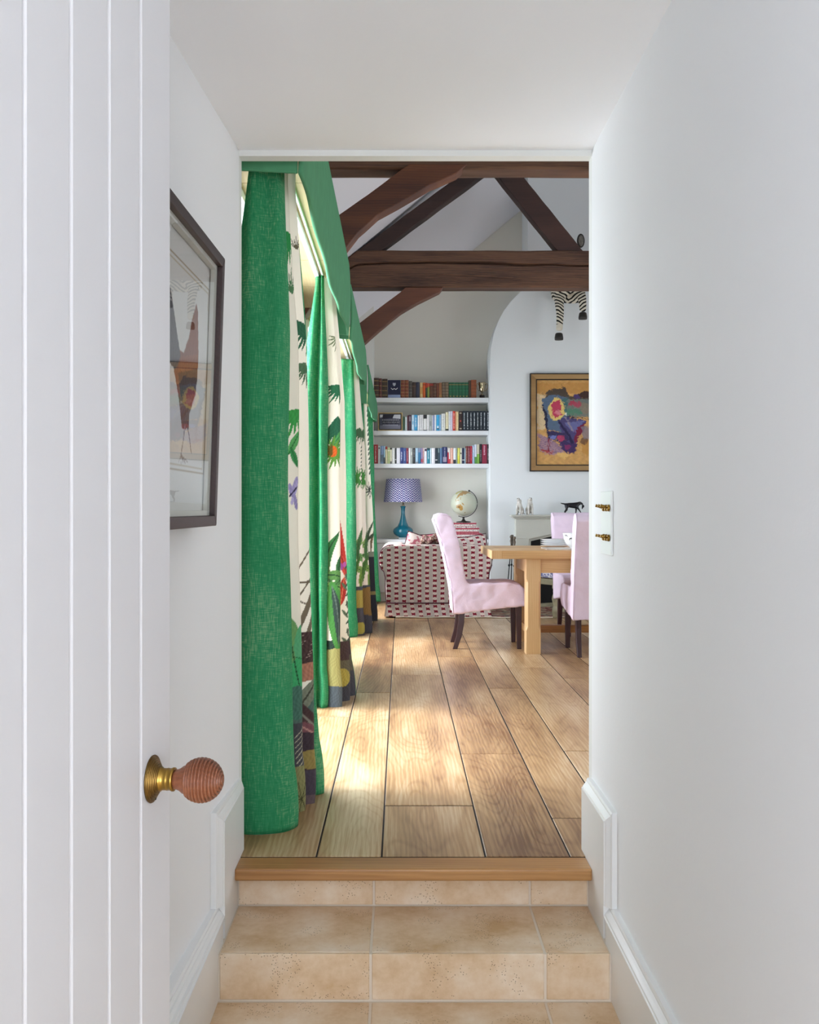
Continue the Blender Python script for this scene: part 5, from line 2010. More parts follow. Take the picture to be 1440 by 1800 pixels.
def ring_bar(x0, x1, z0, z1, w, ya, yb, name, m):
    for c in ([(x0, z0), (x1, z0), (x1 - w, z0 + w), (x0 + w, z0 + w)], [(x1, z0), (x1, z1), (x1 - w, z1 - w), (x1 - w, z0 + w)],
              [(x1, z1), (x0, z1), (x0 + w, z1 - w), (x1 - w, z1 - w)], [(x0, z1), (x0, z0), (x0 + w, z0 + w), (x0 + w, z1 - w)]):
        MB().hexa([(x, ya, z) for x, z in c], [(x, yb, z) for x, z in c]).obj(name, m, pa, bevel=.002)


ring_bar(x0p, x1p, z0p, z1p, .012, Yp - .045, Yp, 'outer_edge', M['ebony'])
ring_bar(x0p + .012, x1p - .012, z0p + .012, z1p - .012, .052, Yp - .055, Yp - .02, 'frame_bar', M['gilt_dull'])
ring_bar(x0p + .064, x1p - .064, z0p + .064, z1p - .064, .012, Yp - .045, Yp - .02, 'inner_edge', M['ebony'])
cx0, cx1, cz0, cz1 = x0p + .076, x1p - .076, z0p + .076, z1p - .076
na, nb_ = 170, 190
AA, BB = np.meshgrid(np.linspace(cx0, cx1, na), np.linspace(cz0, cz1, nb_))
P3 = np.stack([AA.ravel(), np.full(AA.size, Yp - .03), BB.ravel()], -1)
o = raw_grid('canvas', P3, na, nb_, M['artwork'], pa, tuple(pa['_o']))
# canvas units: ninths of a photograph pixel
U = (AA.ravel() / r_p + VX - 920) * 9
Vv = (VY - (BB.ravel() - EYE) / r_p - 640) * 9
wob = 14 * np.sin(U * .021 + Vv * .013) * np.sin(Vv * .034) + 8 * np.sin(U * .09) * np.sin(Vv * .07)
cv = Canvas(np.stack([U + wob, Vv + wob * .7], 1), '#c79a5e')
cv.c *= (1 + 0.12 * np.sin(U * .05 + 2 * np.sin(Vv * .03))[:, None] * np.sin(Vv * .043)[:, None])
cv.poly([(200, 300), (1500, 300), (1500, 470), (200, 470)], '#b98748', .8)
cv.poly([(210, 480), (330, 500), (380, 1000), (210, 1060)], '#d2bb95')
cv.poly([(330, 470), (480, 400), (660, 370), (720, 520), (1100, 540), (1400, 520), (1400, 640), (700, 640), (340, 560)], '#2d3338', .9)
cv.ell(850, 520, 60, 34, '#4f3f6c')
cv.ell(980, 490, 110, 50, '#43302c')
cv.poly([(290, 560), (400, 490), (690, 520), (740, 830), (620, 900), (660, 1090), (400, 1050), (350, 880)], '#56687f')
cv.poly([(600, 540), (700, 540), (740, 830), (660, 820)], '#476a6a')
cv.poly([(690, 560), (1500, 560), (1500, 870), (700, 830)], '#6d7672', .95)
cv.ell(760, 620, 60, 45, '#a34254')
cv.ell(860, 640, 70, 45, '#a8465a', 0, .9)
cv.ell(790, 760, 120, 60, '#4f8069', 0, .9)
cv.ell(980, 700, 90, 90, '#857a6a', 0, .8)
cv.ell(520, 720, 125, 185, '#d9bf72')
cv.poly([(440, 600), (580, 570), (600, 800), (490, 860), (455, 760)], '#b5405a')
cv.ell(545, 770, 34, 44, '#cf7f86')
cv.ell(660, 790, 26, 30, '#e6e2d6')
cv.line([(295, 650), (350, 830), (380, 1060), (400, 1300)], 34, '#28283f')
cv.poly([(560, 900), (680, 840), (1000, 900), (870, 1180), (760, 1330), (600, 1300)], '#4b4470')
cv.poly([(640, 930), (960, 900), (820, 1090), (760, 1060)], '#6a6c9c', .9)
cv.poly([(850, 1000), (1000, 930), (880, 1180), (790, 1260)], '#74243f')
cv.line([(560, 920), (720, 1140), (760, 1250)], 40, '#2c2748')
cv.line([(660, 850), (780, 1060)], 26, '#8a8191')
cv.line([(650, 830), (1100, 880), (1500, 930)], 12, '#24243a')
cv.poly([(380, 1060), (660, 1090), (720, 1200), (640, 1280), (420, 1180)], '#3a3358')
cv.poly([(400, 1120), (520, 1140), (520, 1200), (410, 1180)], '#6f79b4')
cv.ell(590, 1180, 55, 45, '#a94064')
cv.poly([(230, 1110), (400, 1170), (560, 1280), (640, 1400), (500, 1450), (250, 1380)], '#9c7f94', .85)
for k in range(9):
    cv.line([(240, 1130 + 30 * k), (420, 1190 + 26 * k), (600, 1300 + 14 * k)], 7, '#5d4a72', .8)
cv.line([(395, 1180), (400, 1370)], 26, '#7d2f3f')
cv.line([(270, 1350), (440, 1410)], 24, '#9c4348')
cv.poly([(560, 1230), (860, 1260), (800, 1400), (690, 1420), (580, 1330)], '#40305c')
cv.ell(700, 1320, 60, 40, '#7a3060')
cv.ell(620, 1440, 80, 40, '#d8b06c')
cv.ell(1040, 1330, 130, 120, '#bd8a48', 0, .9)
cv.ell(960, 1220, 60, 60, '#5b4038', 0, .8)
cv.poly([(900, 1000), (1500, 960), (1500, 1200), (940, 1180)], '#7c7480', .8)
cv.dabs(1500, 26, 7)
paint(o, cv.c)
tag(pa, 'gilt-framed oil painting of a blue armchair above the fireplace', 'painting')

# ------------------------------------------------------------------ zebra bust on the chimney breast
def zebra_mat():
    m = mat('zebra_hide', '#d9d3c6', 0.7, spec=.2)
    nt, N, L, MATH, MIX, b = nodes_of(m)
    tc = N('ShaderNodeTexCoord')
    sp = N('ShaderNodeSeparateXYZ')
    L(tc.outputs['Object'], sp.inputs[0])
    n = N('ShaderNodeTexNoise')
    n.inputs['Scale'].default_value = 9.0
    n.inputs['Detail'].default_value = 1
    L(tc.outputs['Object'], n.inputs[0])
    ax = MATH('ABSOLUTE', sp.outputs[0])
    # bands run round the legs and sweep up as chevrons over the chest
    t = MATH('SUBTRACT', sp.outputs[2], MATH('MULTIPLY', ax, 0.55))
    t = MATH('ADD', t, MATH('MULTIPLY', n.outputs[0], 0.05))
    f = MATH('SINE', MATH('MULTIPLY', t, 2 * PI / 0.038))
    lowmask = MATH('GREATER_THAN', sp.outputs[2], -0.43)
    L(MIX(MATH('MULTIPLY', MATH('GREATER_THAN', f, 0.18), lowmask), lin('#d6cfbf'), lin('#16130f')), b.inputs['Base Color'])
    return m


ZM = zebra_mat()
r_z = 0.00612
zc = P(1004, 500, r_z)
zb_ = empty('zebra_bust', (zc[0], Y_CHIM, zc[2]), local=True)
V = [(0, -.02, -.02), (0, -.16, -.01), (0, -.27, .03), (0, -.33, .12), (0, -.35, .22), (0, -.38, .30), (0, -.46, .27), (0, -.54, .19),
     (-.105, -.20, -.08), (-.120, -.26, -.20), (-.112, -.28, -.30), (-.120, -.29, -.42), (-.126, -.30, -.50),
     (.112, -.22, -.07), (.122, -.30, -.15), (.126, -.31, -.23), (.128, -.30, -.30)]
E = [(0, 1), (1, 2), (2, 3), (3, 4), (4, 5), (5, 6), (6, 7), (1, 8), (8, 9), (9, 10), (10, 11), (11, 12), (1, 13), (13, 14), (14, 15), (15, 16)]
Rr = [.20, .19, .14, .10, .085, .085, .065, .052, .064, .050, .043, .037, .038, .062, .047, .040, .041]
skin_obj('body', V, E, Rr, ZM, 1, 2, zb_)


def zpart(mb, name, m):
    o = mb.obj(name, m, None)
    o.parent = zb_
    return o


HM = mat('hoof', '#26221f', 0.5)
zpart(MB().lathe([(0, -.052), (.045, -.052), (.047, -.03), (.040, .012), (.030, .022), (0, .022)], (-.130, -.305, -.545), 'z', 20), 'hoof', HM)
zpart(MB().lathe([(0, -.052), (.045, -.052), (.047, -.03), (.040, .012), (.030, .022), (0, .022)], (.128, -.30, -.322), 'z', 20), 'hoof', HM)
for s in (-1, 1):
    pts = []
    c = Vector((s * .095, -.36, .455))
    e = MB().ball(tuple(c), .042, .016, .076, 16, 12)
    zpart(e, 'ear', HM)
    zpart(MB().ball((c.x, c.y - .009, c.z - .002), .030, .012, .060, 14, 10), 'ear_lining', mat('ear_hair', '#8f8b84', 0.9, var=.4, vscale=60))
    zpart(MB().ball((s * .068, -.425, .31), .014, nu=12, nv=8), 'eye', M['black'])
    zpart(MB().ball((s * .022, -.585, .185), .010, .008, .014, 10, 8), 'nostril', M['black'])
zpart(MB().ball((0, -.555, .185), .056, .045, .05, 18, 12), 'muzzle', HM)
tag(zb_, 'striped zebra bust with forelegs hung high on the chimney breast', 'zebra bust')

# ------------------------------------------------------------------ bookshelves, cabinet and what stands on them
r_b = 0.0064
sx0, sx1 = (657 - VX) * r_b + .001, (862 - VX) * 0.0063 - .001
shelf_z = {}
for key, py, th, lab in (('top', 699, 8, 'top white shelf holding the leather-bound books'), ('middle', 757, 7.5, 'middle white shelf holding the photograph'), ('bottom', 815, 7.5, 'lowest white bookshelf full of paperbacks')):
    z = Z(py, r_b)
    o = MB().box(sx0, sx1, Y_FLANK + .002, Y_BACK, z - th * r_b, z).obj('shelf', M['shelf'], None, bevel=.003)
    tag(o, lab, 'shelf', 'white alcove shelves')
    shelf_z[key] = z
cb = empty('cabinet', ((sx0 + sx1) / 2, Y_FLANK + .2, 0))
zct = Z(948, r_b)
MB().box(sx0, sx1, Y_FLANK - .025, Y_BACK - .004, zct - .042, zct).obj('countertop', M['shelf'], cb, bevel=.004)
MB().box(sx0, sx1, Y_FLANK + .02, Y_BACK - .004, .10, zct - .042).obj('carcass', M['shelf'], cb)
MB().box(sx0, sx1, Y_FLANK + .05, Y_BACK - .004, .001, .10).obj('plinth', M['wall_d'], cb)
dw = (sx1 - sx0) / 3
for k in range(3):
    d = MB()
    a, c = sx0 + dw * k + .003, sx0 + dw * (k + 1) - .003
    d.box(a, c, Y_FLANK + .004, Y_FLANK + .02, .105, zct - .046)
    dd_ = d.obj('cabinet_door', M['shelf'], cb, bevel=.002)
    MB().ball((c - .04 if k < 2 else a + .04, Y_FLANK - .012, .52), .014, nu=12, nv=8).obj('knob', M['brass'], dd_).data.transform(Matrix.Translation(-Vector(cb['_o'])))
tag(cb, 'white built-in cupboard under the lamp and globe', 'cabinet')

YB_F = Y_FLANK + .018
RB = YB_F / FPX
books_seen = {}


def book(px0, px1, pytop, shelf, color, cname, kind, deco=None, depth=None, leather=False):
    x0, x1 = (px0 - VX) * RB + .0006, (px1 - VX) * RB - .0006
    z0 = shelf_z[shelf] + .0003
    z1 = Z(pytop, RB)
    y0 = YB_F + random.uniform(0, .006)
    y1 = y0 + (depth or random.uniform(.125, .15))
    root = empty('book', ((x0 + x1) / 2, (y0 + y1) / 2, z0))
    w = x1 - x0
    n = 5
    sp_ = []
    bulge = min(.006, w * .22) if leather else min(.003, w * .12)
    for k in range(n + 1):
        t = k / n
        sp_.append((x0 + w * t, y0 + bulge * (1 - math.sin(PI * t))))
    inner = [(x1, y1), (x1 - .0016, y1), (x1 - .0016, y0 + .008), (x0 + .0016, y0 + .008), (x0 + .0016, y1), (x0, y1)]
    MB().prism(sp_ + inner, z0, z1, 'z').obj('cover', flat(color, .5 if leather else .6), root)
    MB().box(x0 + .0018, x1 - .0018, y0 + .009, y1 - .003, z0 + .001, z1 - .003).obj('pages', M['paper'], root)
    h = z1 - z0

    def strip(za, zb, col, inset=.10, name='spine_panel', metal=False):
        a, c = x0 + w * inset, x1 - w * inset
        MB().box(a, c, y0 - .0008, y0 + bulge + .002, z0 + h * za, z0 + h * zb).obj(name, M['gold'] if col == 'gold' else flat(col), root)
    if deco:
        for d in deco:
            if d[0] == 'bands':
                for k in range(d[1]):
                    t = (k + .6) / (d[1] + .2)
                    strip(t - .012, t + .012, d[2], .05, 'raised_band')
            elif d[0] == 'panel':
                strip(d[1], d[2], d[3], .0 if len(d) < 5 else d[4])
            elif d[0] == 'title':
                # broken vertical line of lettering, too small to read
                rr = random.Random(int(px0 * 10))
                b = MB()
                za = d[1]
                xm, hw = (x0 + x1) / 2, w * d[4] / 2
                while za < d[2]:
                    l = rr.uniform(.015, .04)
                    b.box(xm - hw, xm + hw * rr.uniform(.3, 1), y0 - .0008, y0 + .001, z0 + h * za, z0 + h * min(za + l, d[2]))
                    za += l + rr.choice([.010, .012, .035])
                b.obj('title_lettering', flat(d[3]), root)
    root['_c'] = cname
    root['_k'] = kind
    books_seen.setdefault(shelf, []).append(root)
    root['category'] = 'book'
    root['group'] = 'books on the %s shelf' % shelf
    return root


def X1(c):
    return 640 + c / 6.0


def Y1(c):
    return 640 + c / 6.0


G6 = [('bands', 4, 'gold')]
TOP = [(103, 157, 145, '#3f2a20', 'dark brown gilt-dotted', G6), (158, 188, 150, '#5a2a24', 'narrow oxblood', G6), (190, 248, 155, '#3b2d1f', 'thick umber', G6),
       (387, 430, 168, '#7c3a26', 'first red-brown gilt', [('bands', 5, 'gold')]), (430, 472, 168, '#74351f', 'second red-brown gilt', [('bands', 5, 'gold')]),
       (474, 508, 178, '#3f3833', 'charcoal ribbed', [('bands', 5, '#7d766c')]), (508, 548, 190, '#3b2a22', 'short dark brown', [('panel', .7, .78, '#5d4a3a')]), (548, 588, 190, '#2a2d3f', 'short navy cloth', None),
       (590, 620, 195, '#d3b57c', 'cream and tan', [('panel', .25, .7, '#b98a4c')]), (621, 649, 195, '#c4571f', 'bright orange', [('panel', .82, .9, '#8f3a14')]),
       (650, 669, 198, '#1f3a26', 'bottle green red-capped', [('panel', .68, 1.0, '#a8321f')]), (669, 692, 200, '#7d8a3f', 'olive green red-capped', [('panel', .74, 1.0, '#b04a34')]),
       (692, 730, 200, '#5c3520', 'chestnut red-labelled', [('panel', .8, .96, '#8d2f22'), ('bands', 3, '#3f2416')]), (730, 765, 198, '#523022', 'mottled brown', [('bands', 4, '#8a6a4a')]),
       (766, 790, 200, '#6b3420', 'reddish brown plain', None), (791, 822, 195, '#8a5a34', 'tan calf', [('panel', .05, .2, '#9c7444')]),
       (824, 858, 190, '#5d4d3d', 'first grey-brown banded', [('bands', 5, '#9a8b72')]), (858, 893, 190, '#66543f', 'second grey-brown banded', [('bands', 5, '#a3947a')])]
for k, (a, c) in enumerate(((895, 930), (930, 964), (964, 999), (999, 1033), (1033, 1067), (1067, 1103))):
    TOP.append((a, c, 193, '#12593a', ['first', 'second', 'third', 'fourth', 'fifth', 'last'][k] + ' matching green', [('panel', .84, .87, 'gold'), ('panel', .68, .70, '#2f7a52'), ('panel', .08, .13, 'gold', .25), ('panel', .46, .48, '#2f7a52')]))
TOP += [(1105, 1130, 170, '#4a3524', 'tall narrow brown', None), (1130, 1187, 165, '#94512f', 'tall thick rust', [('bands', 5, '#6d3820')])]
for a, c, t, col, nm, dc in TOP:
    book(X1(a), X1(c), Y1(t), 'top', col, nm, 'leather volume', dc, leather=True)
W = '#dfe1e2'
MID = [(409, 432, 555, '#2f4a34', 'dark green', None), (434, 455, 557, '#b8c2c2', 'pale grey-green', None), (457, 470, 540, '#5a2733', 'thin maroon', None), (470, 501, 535, '#3f2c3a', 'dark plum', [('panel', .6, .9, '#8a7a86', .2)]),
       (503, 530, 535, '#b9d3e3', 'light blue', [('panel', .4, .6, '#7fb0d0', .2)]), (530, 565, 535, '#3f96c4', 'mid blue white-titled', [('title', .25, .85, W, .4)]), (566, 583, 540, '#e6e8ea', 'thin bright white', None), (584, 626, 535, '#d6d6d6', 'broad off-white', [('title', .2, .8, '#8d8f94', .15)]),
       (628, 663, 535, '#d8d8d4', 'black-topped white', [('panel', .76, 1.0, '#26282c'), ('panel', .0, .05, '#3a3c40')]), (664, 689, 535, '#dcdcdc', 'plain white narrow', None), (690, 715, 535, '#aeb4b2', 'silver grey', [('panel', .3, .6, '#8d9694', .15)]), (716, 728, 540, '#cfd3da', 'thin pale grey', None),
       (728, 744, 540, '#8f9bc0', 'thin periwinkle', None), (745, 762, 535, '#e2e6ec', 'white beside sky blue', None), (764, 795, 535, '#3fa6d6', 'sky blue', [('panel', .1, .3, '#cfe2ec', .2), ('panel', .1, .16, '#22303c', .2)]), (796, 814, 535, '#8fb6d8', 'powder blue', None),
       (816, 858, 522, '#dcdfda', 'tall ivory', [('title', .2, .9, '#a5a9a8', .2)]), (862, 892, 508, '#e2dab6', 'buttermilk', [('panel', .0, .1, '#3c3c34')]), (893, 915, 498, '#dfe4ea', 'tall white', [('title', .3, .9, '#8f98a3', .2)]), (915, 936, 498, '#d9cfe0', 'pale lilac', None),
       (937, 963, 496, '#d23b2a', 'scarlet', [('title', .1, .9, '#f0cfc4', .35)]), (965, 980, 500, '#e8b98a', 'thin peach', None), (981, 997, 502, '#ead7a4', 'thin primrose', None), (999, 1038, 497, '#2f1d1c', 'black and red', [('panel', .88, .93, '#a8a08f', .2), ('panel', .46, .54, '#a83c38', .3), ('panel', .08, .14, '#a8a08f', .2)])]
for k in range(8):
    a = 1040 + 35.7 * k
    MID.append((a, a + 35.7, 494, '#16222e', ['first', 'second', 'third', 'fourth', 'fifth', 'sixth', 'seventh', 'last'][k] + ' matching navy', [('title', .08, .16, '#c9d2d8', .22), ('title', .22, .92, '#d5dde2', .26)]))
for a, c, t, col, nm, dc in MID:
    book(X1(a), X1(c), Y1(t), 'middle', col, nm, 'paperback' if 'navy' not in nm else 'series volume', dc)
LOW = [(101, 146, 848, '#a02a30', 'broad red white-titled', [('title', .08, .92, '#e2c9c6', .3)]), (147, 172, 865, '#dfe2e6', 'white dark-marked', [('panel', .85, .93, '#4a4f58', .2)]), (174, 207, 862, '#8aa6cf', 'cornflower blue', [('panel', .1, .5, '#6f8296', .0)]), (208, 223, 862, '#a9d0e6', 'thin ice blue', [('panel', .0, .35, '#4c5560')]),
       (225, 247, 870, '#ded8b4', 'cream red-topped', [('panel', .84, 1.0, '#a03c34')]), (248, 275, 880, '#bcc894', 'pale green', [('panel', .78, .85, '#e6e8da')]), (276, 294, 885, '#e2dfc4', 'thin ivory dark-topped', [('panel', .9, 1.0, '#2c2c2c'), ('panel', .0, .15, '#6f6f6c')]), (297, 325, 885, '#d9dad6', 'grey-white', None),
       (326, 342, 885, '#33373a', 'thin charcoal', [('panel', .24, .28, '#e6e6e6')]), (344, 380, 885, '#dddde6', 'broad white', None), (381, 413, 880, '#2c3a78', 'royal blue', [('title', .2, .75, '#cdd3ea', .4)]), (413, 446, 885, '#3a4f86', 'denim blue', [('title', .2, .8, '#aebbd8', .35)]), (446, 470, 885, '#7d1f3c', 'burgundy', [('title', .15, .8, '#d9a9b4', .25)]),
       (472, 490, 885, '#e3e6e6', 'thin white', None), (491, 514, 885, '#9aa09c', 'mid grey', [('panel', .55, .75, '#c9ccc6', .2)]), (515, 541, 885, '#2a2c30', 'black', [('title', .45, .9, '#9a9c9e', .3)]), (543, 570, 885, '#a9c8dd', 'baby blue', [('panel', .0, .12, '#8a8f96')]), (571, 600, 885, '#2f6f96', 'petrol blue', [('panel', .72, 1.0, '#7a86a0')]),
       (601, 618, 885, '#8f7fa6', 'mauve', [('panel', .1, .3, '#b54a5a')]), (618, 636, 885, '#c9b2b4', 'red-speckled', [('title', .1, .8, '#a33c48', .5)]), (637, 663, 885, '#e2e3ea', 'white plum-topped', [('panel', .8, .95, '#3c2440', .1)]), (665, 696, 885, '#1f7f96', 'teal', [('title', .3, .8, '#d5e6ea', .4), ('panel', .88, 1.0, '#24424c')]), (697, 711, 885, '#cfe6ee', 'thin pale aqua', None),
       (713, 748, 885, '#e4e2e8', 'broad snow white', None), (750, 776, 885, '#26343f', 'ink blue white-banded', [('panel', .22, .26, '#eef0f2', .05)]), (776, 801, 885, '#2d4450', 'slate teal', [('panel', .7, .95, '#7d9398', .25)]), (802, 825, 885, '#56789c', 'steel blue', None), (826, 880, 873, '#27305e', 'wide navy figured', [('panel', .1, .4, '#9a93a8', .15), ('title', .3, .95, '#c9cbe2', .12)]),
       (882, 896, 890, '#b5243f', 'thin crimson', [('panel', .75, 1.0, '#e2dcd6')]), (896, 911, 885, '#e6ded8', 'white red-based', [('panel', .0, .3, '#c94a50')]), (913, 942, 885, '#e0a48f', 'salmon striped', [('title', .0, 1.0, '#f0e2da', .3)]), (943, 970, 885, '#dfe6ea', 'white black-footed', [('panel', .0, .25, '#2c3440')]), (971, 985, 890, '#93a096', 'sage', None),
       (986, 1012, 885, '#d3d24c', 'lemon yellow', [('panel', .5, .95, '#dfe07a', .15)]), (1013, 1033, 885, '#e6e4d0', 'cream black-marked', [('panel', .62, .7, '#33352f', .2)]), (1034, 1062, 885, '#1f2c4c', 'midnight blue white-banded', [('panel', .22, .26, '#eef0f2', .05)]), (1062, 1072, 885, '#bfe0ea', 'very thin aqua', None),
       (1074, 1096, 865, '#6d3434', 'brick brown', [('title', .1, .9, '#c99a86', .3)]), (1097, 1117, 865, '#7a2436', 'wine red', [('title', .1, .9, '#e0c3c6', .3)]), (1118, 1143, 865, '#b3243c', 'bright crimson', [('title', .2, .9, '#d98a90', .2)]), (1144, 1168, 856, '#a9bfdc', 'misty blue', [('panel', .6, .9, '#c9d6e6', .2)]),
       (1168, 1191, 848, '#d6dcea', 'white green-based', [('panel', .0, .35, '#5a9a48')]), (1191, 1218, 846, '#d0cbb4', 'stone and lime', [('panel', .0, .5, '#7fae4c')]), (1220, 1245, 843, '#1f1f22', 'jet black white-titled', [('title', .1, .7, '#d0d0d0', .25)]), (1246, 1297, 846, '#8d2340', 'wide magenta', [('title', .45, .95, '#d9a4b4', .35)]), (1298, 1325, 846, '#3a2c30', 'dark brown grey-titled', [('title', .2, .8, '#b4b4b0', .35)])]
for a, c, t, col, nm, dc in LOW:
    book(X1(a), X1(c), Y1(t), 'bottom', col, nm, 'paperback', dc)
for shelf, bl in books_seen.items():
    names = [o_['_c'] for o_ in bl]
    for i, o_ in enumerate(bl):
        lab = '%s %s on the %s shelf' % (o_['_c'], o_['_k'], shelf)
        if i and len(lab.split()) + 4 <= 14:
            lab += ', right of the %s one' % names[i - 1]
        o_['label'] = ' '.join(lab.split()[:16])

# navy folder with a silver crest, shown face on
fo = empty('presentation_folder', ((X1(318) - VX) * RB, YB_F, shelf_z['top']))
fx0_, fx1_ = (X1(252) - VX) * RB, (X1(385) - VX) * RB
fz0, fz1 = shelf_z['top'] + .0004, Z(Y1(168), RB)
MB().box(fx0_, fx1_, YB_F, YB_F + .016, fz0, fz1).obj('cover', flat('#15193a'), fo, bevel=.001)
MB().box(fx0_ + .003, fx1_ - .002, YB_F - .001, YB_F + .001, fz0 + .002, fz0 + .034).obj('foot_panel', flat('#8e9cc0'), fo)
cxp = (X1(319) - VX) * RB
zcr = Z(Y1(213), RB)
MB().prism([(cxp - .016, zcr + .017), (cxp, zcr + .014), (cxp + .016, zcr + .017), (cxp + .017, zcr - .002), (cxp + .009, zcr - .016), (cxp, zcr - .022), (cxp - .009, zcr - .016), (cxp - .017, zcr - .002)], YB_F - .001, YB_F + .001, 'y').obj('crest', flat('#a9adb8'), fo)
zb1 = Z(Y1(258), RB)
MB().tube([(cxp + (-.038 + .076 * k / 16), YB_F - .0005, zb1 + .006 * math.cos(k / 16 * 4 * PI) - .006 * math.sin(k / 16 * PI)) for k in range(17)], .0042, 6).obj('ribbon_motif', flat('#dfe2e6'), fo)
tag(fo, 'navy folder with a silver crest facing out on the top shelf', 'folder')

# trophy cup
tx, tz = (X1(1250) - VX) * RB, shelf_z['top']
ty = YB_F + .05
tr_ = empty('trophy_cup', (tx, ty, tz))
MB().lathe([(0, .0004), (.034, .0004), (.034, .006), (.030, .008), (.030, .03), (.026, .036), (0, .036)], (tx, ty, tz), 'z', 28).obj('plinth', M['ebony'], tr_)
k_ = 0.186
MB().lathe([(0, .036), (.02, .037), (.018, .042), (.006, .048), (.005, .062), (.014, .070), (.026, .085), (.034, .11), (.036, .14), (.036, .165), (.042, .178), (.040, .179), (.034, .166), (.034, .14), (.03, .11), (.02, .09), (0, .085)], (tx, ty, tz), 'z', 32).obj('cup', M['silver'], tr_)
for s in (-1, 1):
    MB().tube([(tx + s * .036, ty, tz + .150), (tx + s * .050, ty, tz + .172), (tx + s * .058, ty, tz + .165), (tx + s * .062, ty, tz + .140), (tx + s * .058, ty, tz + .110), (tx + s * .044, ty, tz + .088), (tx + s * .026, ty, tz + .086)], .0036, 8).obj('handle', M['silver'], tr_)
tag(tr_, 'two-handled silver trophy cup on a black plinth, end of the top shelf', 'trophy')

# framed team photograph
gx0, gx1 = (X1(148) - VX) * RB, (X1(405) - VX) * RB
gz0, gz1 = shelf_z['middle'] + .0004, Z(Y1(512), RB)
ph = empty('photo_frame', ((gx0 + gx1) / 2, YB_F + .01, gz0))
for (w_, a, m_, nm) in ((.009, 0, M['gold'], 'frame_bar'), (.011, .009, M['ebony'], 'inner_frame_bar')):
    x0_, x1_, z0_, z1_ = gx0 + a, gx1 - a, gz0 + a, gz1 - a
    for c in ([(x0_, z0_), (x1_, z0_), (x1_ - w_, z0_ + w_), (x0_ + w_, z0_ + w_)], [(x1_, z0_), (x1_, z1_), (x1_ - w_, z1_ - w_), (x1_ - w_, z0_ + w_)],
              [(x1_, z1_), (x0_, z1_), (x0_ + w_, z1_ - w_), (x1_ - w_, z1_ - w_)], [(x0_, z1_), (x0_, z0_), (x0_ + w_, z0_ + w_), (x0_ + w_, z1_ - w_)]):
        MB().hexa([(x, YB_F + (.004 if a else 0), z) for x, z in c], [(x, YB_F + .018, z) for x, z in c]).obj(nm, m_, ph)
na, nb_ = 90, 60
AA, BB = np.meshgrid(np.linspace(gx0 + .02, gx1 - .02, na), np.linspace(gz0 + .02, gz1 - .02, nb_))
o = raw_grid('photograph', np.stack([AA.ravel(), np.full(AA.size, YB_F + .010), BB.ravel()], -1), na, nb_, M['artwork'], ph, tuple(ph['_o']))
gw, gh = gx1 - gx0 - .04, gz1 - gz0 - .04
cv = Canvas(np.stack([(AA.ravel() - gx0 - .02) / gw, (BB.ravel() - gz0 - .02) / gh], 1), '#4a4a58')
cv.poly([(0, .78), (.15, .82), (.15, 1), (0, 1)], '#c9cacd')
cv.poly([(.6, .75), (1, .70), (1, 1), (.7, 1), (.66, .9)], '#b9bac0')
cv.poly([(.12, .7), (.62, .75), (.68, 1), (.15, 1)], '#2c2c36')
cv.poly([(0, 0), (1, 0), (1, .3), (0, .26)], '#6b6b78')
for row, (zz, n_) in enumerate(((.62, 11), (.46, 11))):
    for k in range(n_):
        xx = .13 + .075 * k + (.03 if row else 0)
        cv.ell(xx, zz - .1, .028, .10, ['#2f2f3a', '#3a3a46', '#25252e'][k % 3])
        cv.ell(xx, zz, .013, .035, '#b4b2b0')
for k in range(10):
    cv.ell(.17 + .075 * k, .27, .03, .05, '#8b8b96')
paint(o, cv.c)
MB().box((gx0 + gx1) / 2 - .02, (gx0 + gx1) / 2 + .02, YB_F + .018, YB_F + .05, gz0, gz0 + .08).obj('easel_back', M['ebony'], ph)
tag(ph, 'gilt-framed black and white team photograph on the middle shelf', 'photograph')

# ------------------------------------------------------------------ lamp
r_l = 0.0065
lx, ly, lz = (708.7 - VX) * r_l, R(r_l) + 0.005, zct + .0003
lp = empty('table_lamp', (lx, ly, lz))


def LZ(cy):
    return Z(820 + cy / 6.0, r_l)


def LR(a, c):
    return (c - a) / 12.0 * r_l


MB().box(lx - .052, lx + .052, ly - .052, ly + .052, lz, lz + .016).obj('base', M['acrylic'], lp, bevel=.003)
lb0 = lz + .016
pf_ = [(0, lb0), (LR(365, 460), lb0), (LR(370, 455), LZ(742)), (LR(335, 487), LZ(732)), (LR(312, 512), LZ(708)), (LR(305, 520), LZ(682)), (LR(313, 512), LZ(658)), (LR(335, 490), LZ(640)), (LR(358, 470), LZ(628)), (LR(360, 466), LZ(618)),
       (LR(372, 452), LZ(590)), (LR(384, 442), LZ(550)), (LR(391, 435), LZ(510)), (LR(393, 433), LZ(470)), (LR(390, 437), LZ(435)), (LR(384, 443), LZ(422)), (LR(384, 443), LZ(418)), (0, LZ(418))]
MB().lathe([(r_, z_) for r_, z_ in pf_], (lx, ly, 0), 'z', 40).obj('body', M['teal_glass'], lp)
MB().lathe([(0, LZ(420)), (.012, LZ(420)), (.013, LZ(402)), (.008, LZ(398)), (.008, LZ(330)), (0, LZ(330))], (lx, ly, 0), 'z', 18).obj('lamp_holder', M['silver'], lp)
MB().ball((lx, ly, LZ(290)), .028, .028, .036, 16, 10).obj('bulb', mat('bulb_glass', '#e9e6df', .3), lp)
rb_, rt_ = LR(214, 624), LR(236, 590)
shd = MB().lathe([(rb_, 0), (rt_, LZ(132) - LZ(376)), (rt_ - .003, LZ(132) - LZ(376)), (rb_ - .003, 0)], (0, 0, 0), 'z', 64)
shd.f = shd.f[:-2]
shd.smooth = shd.smooth[:-2]
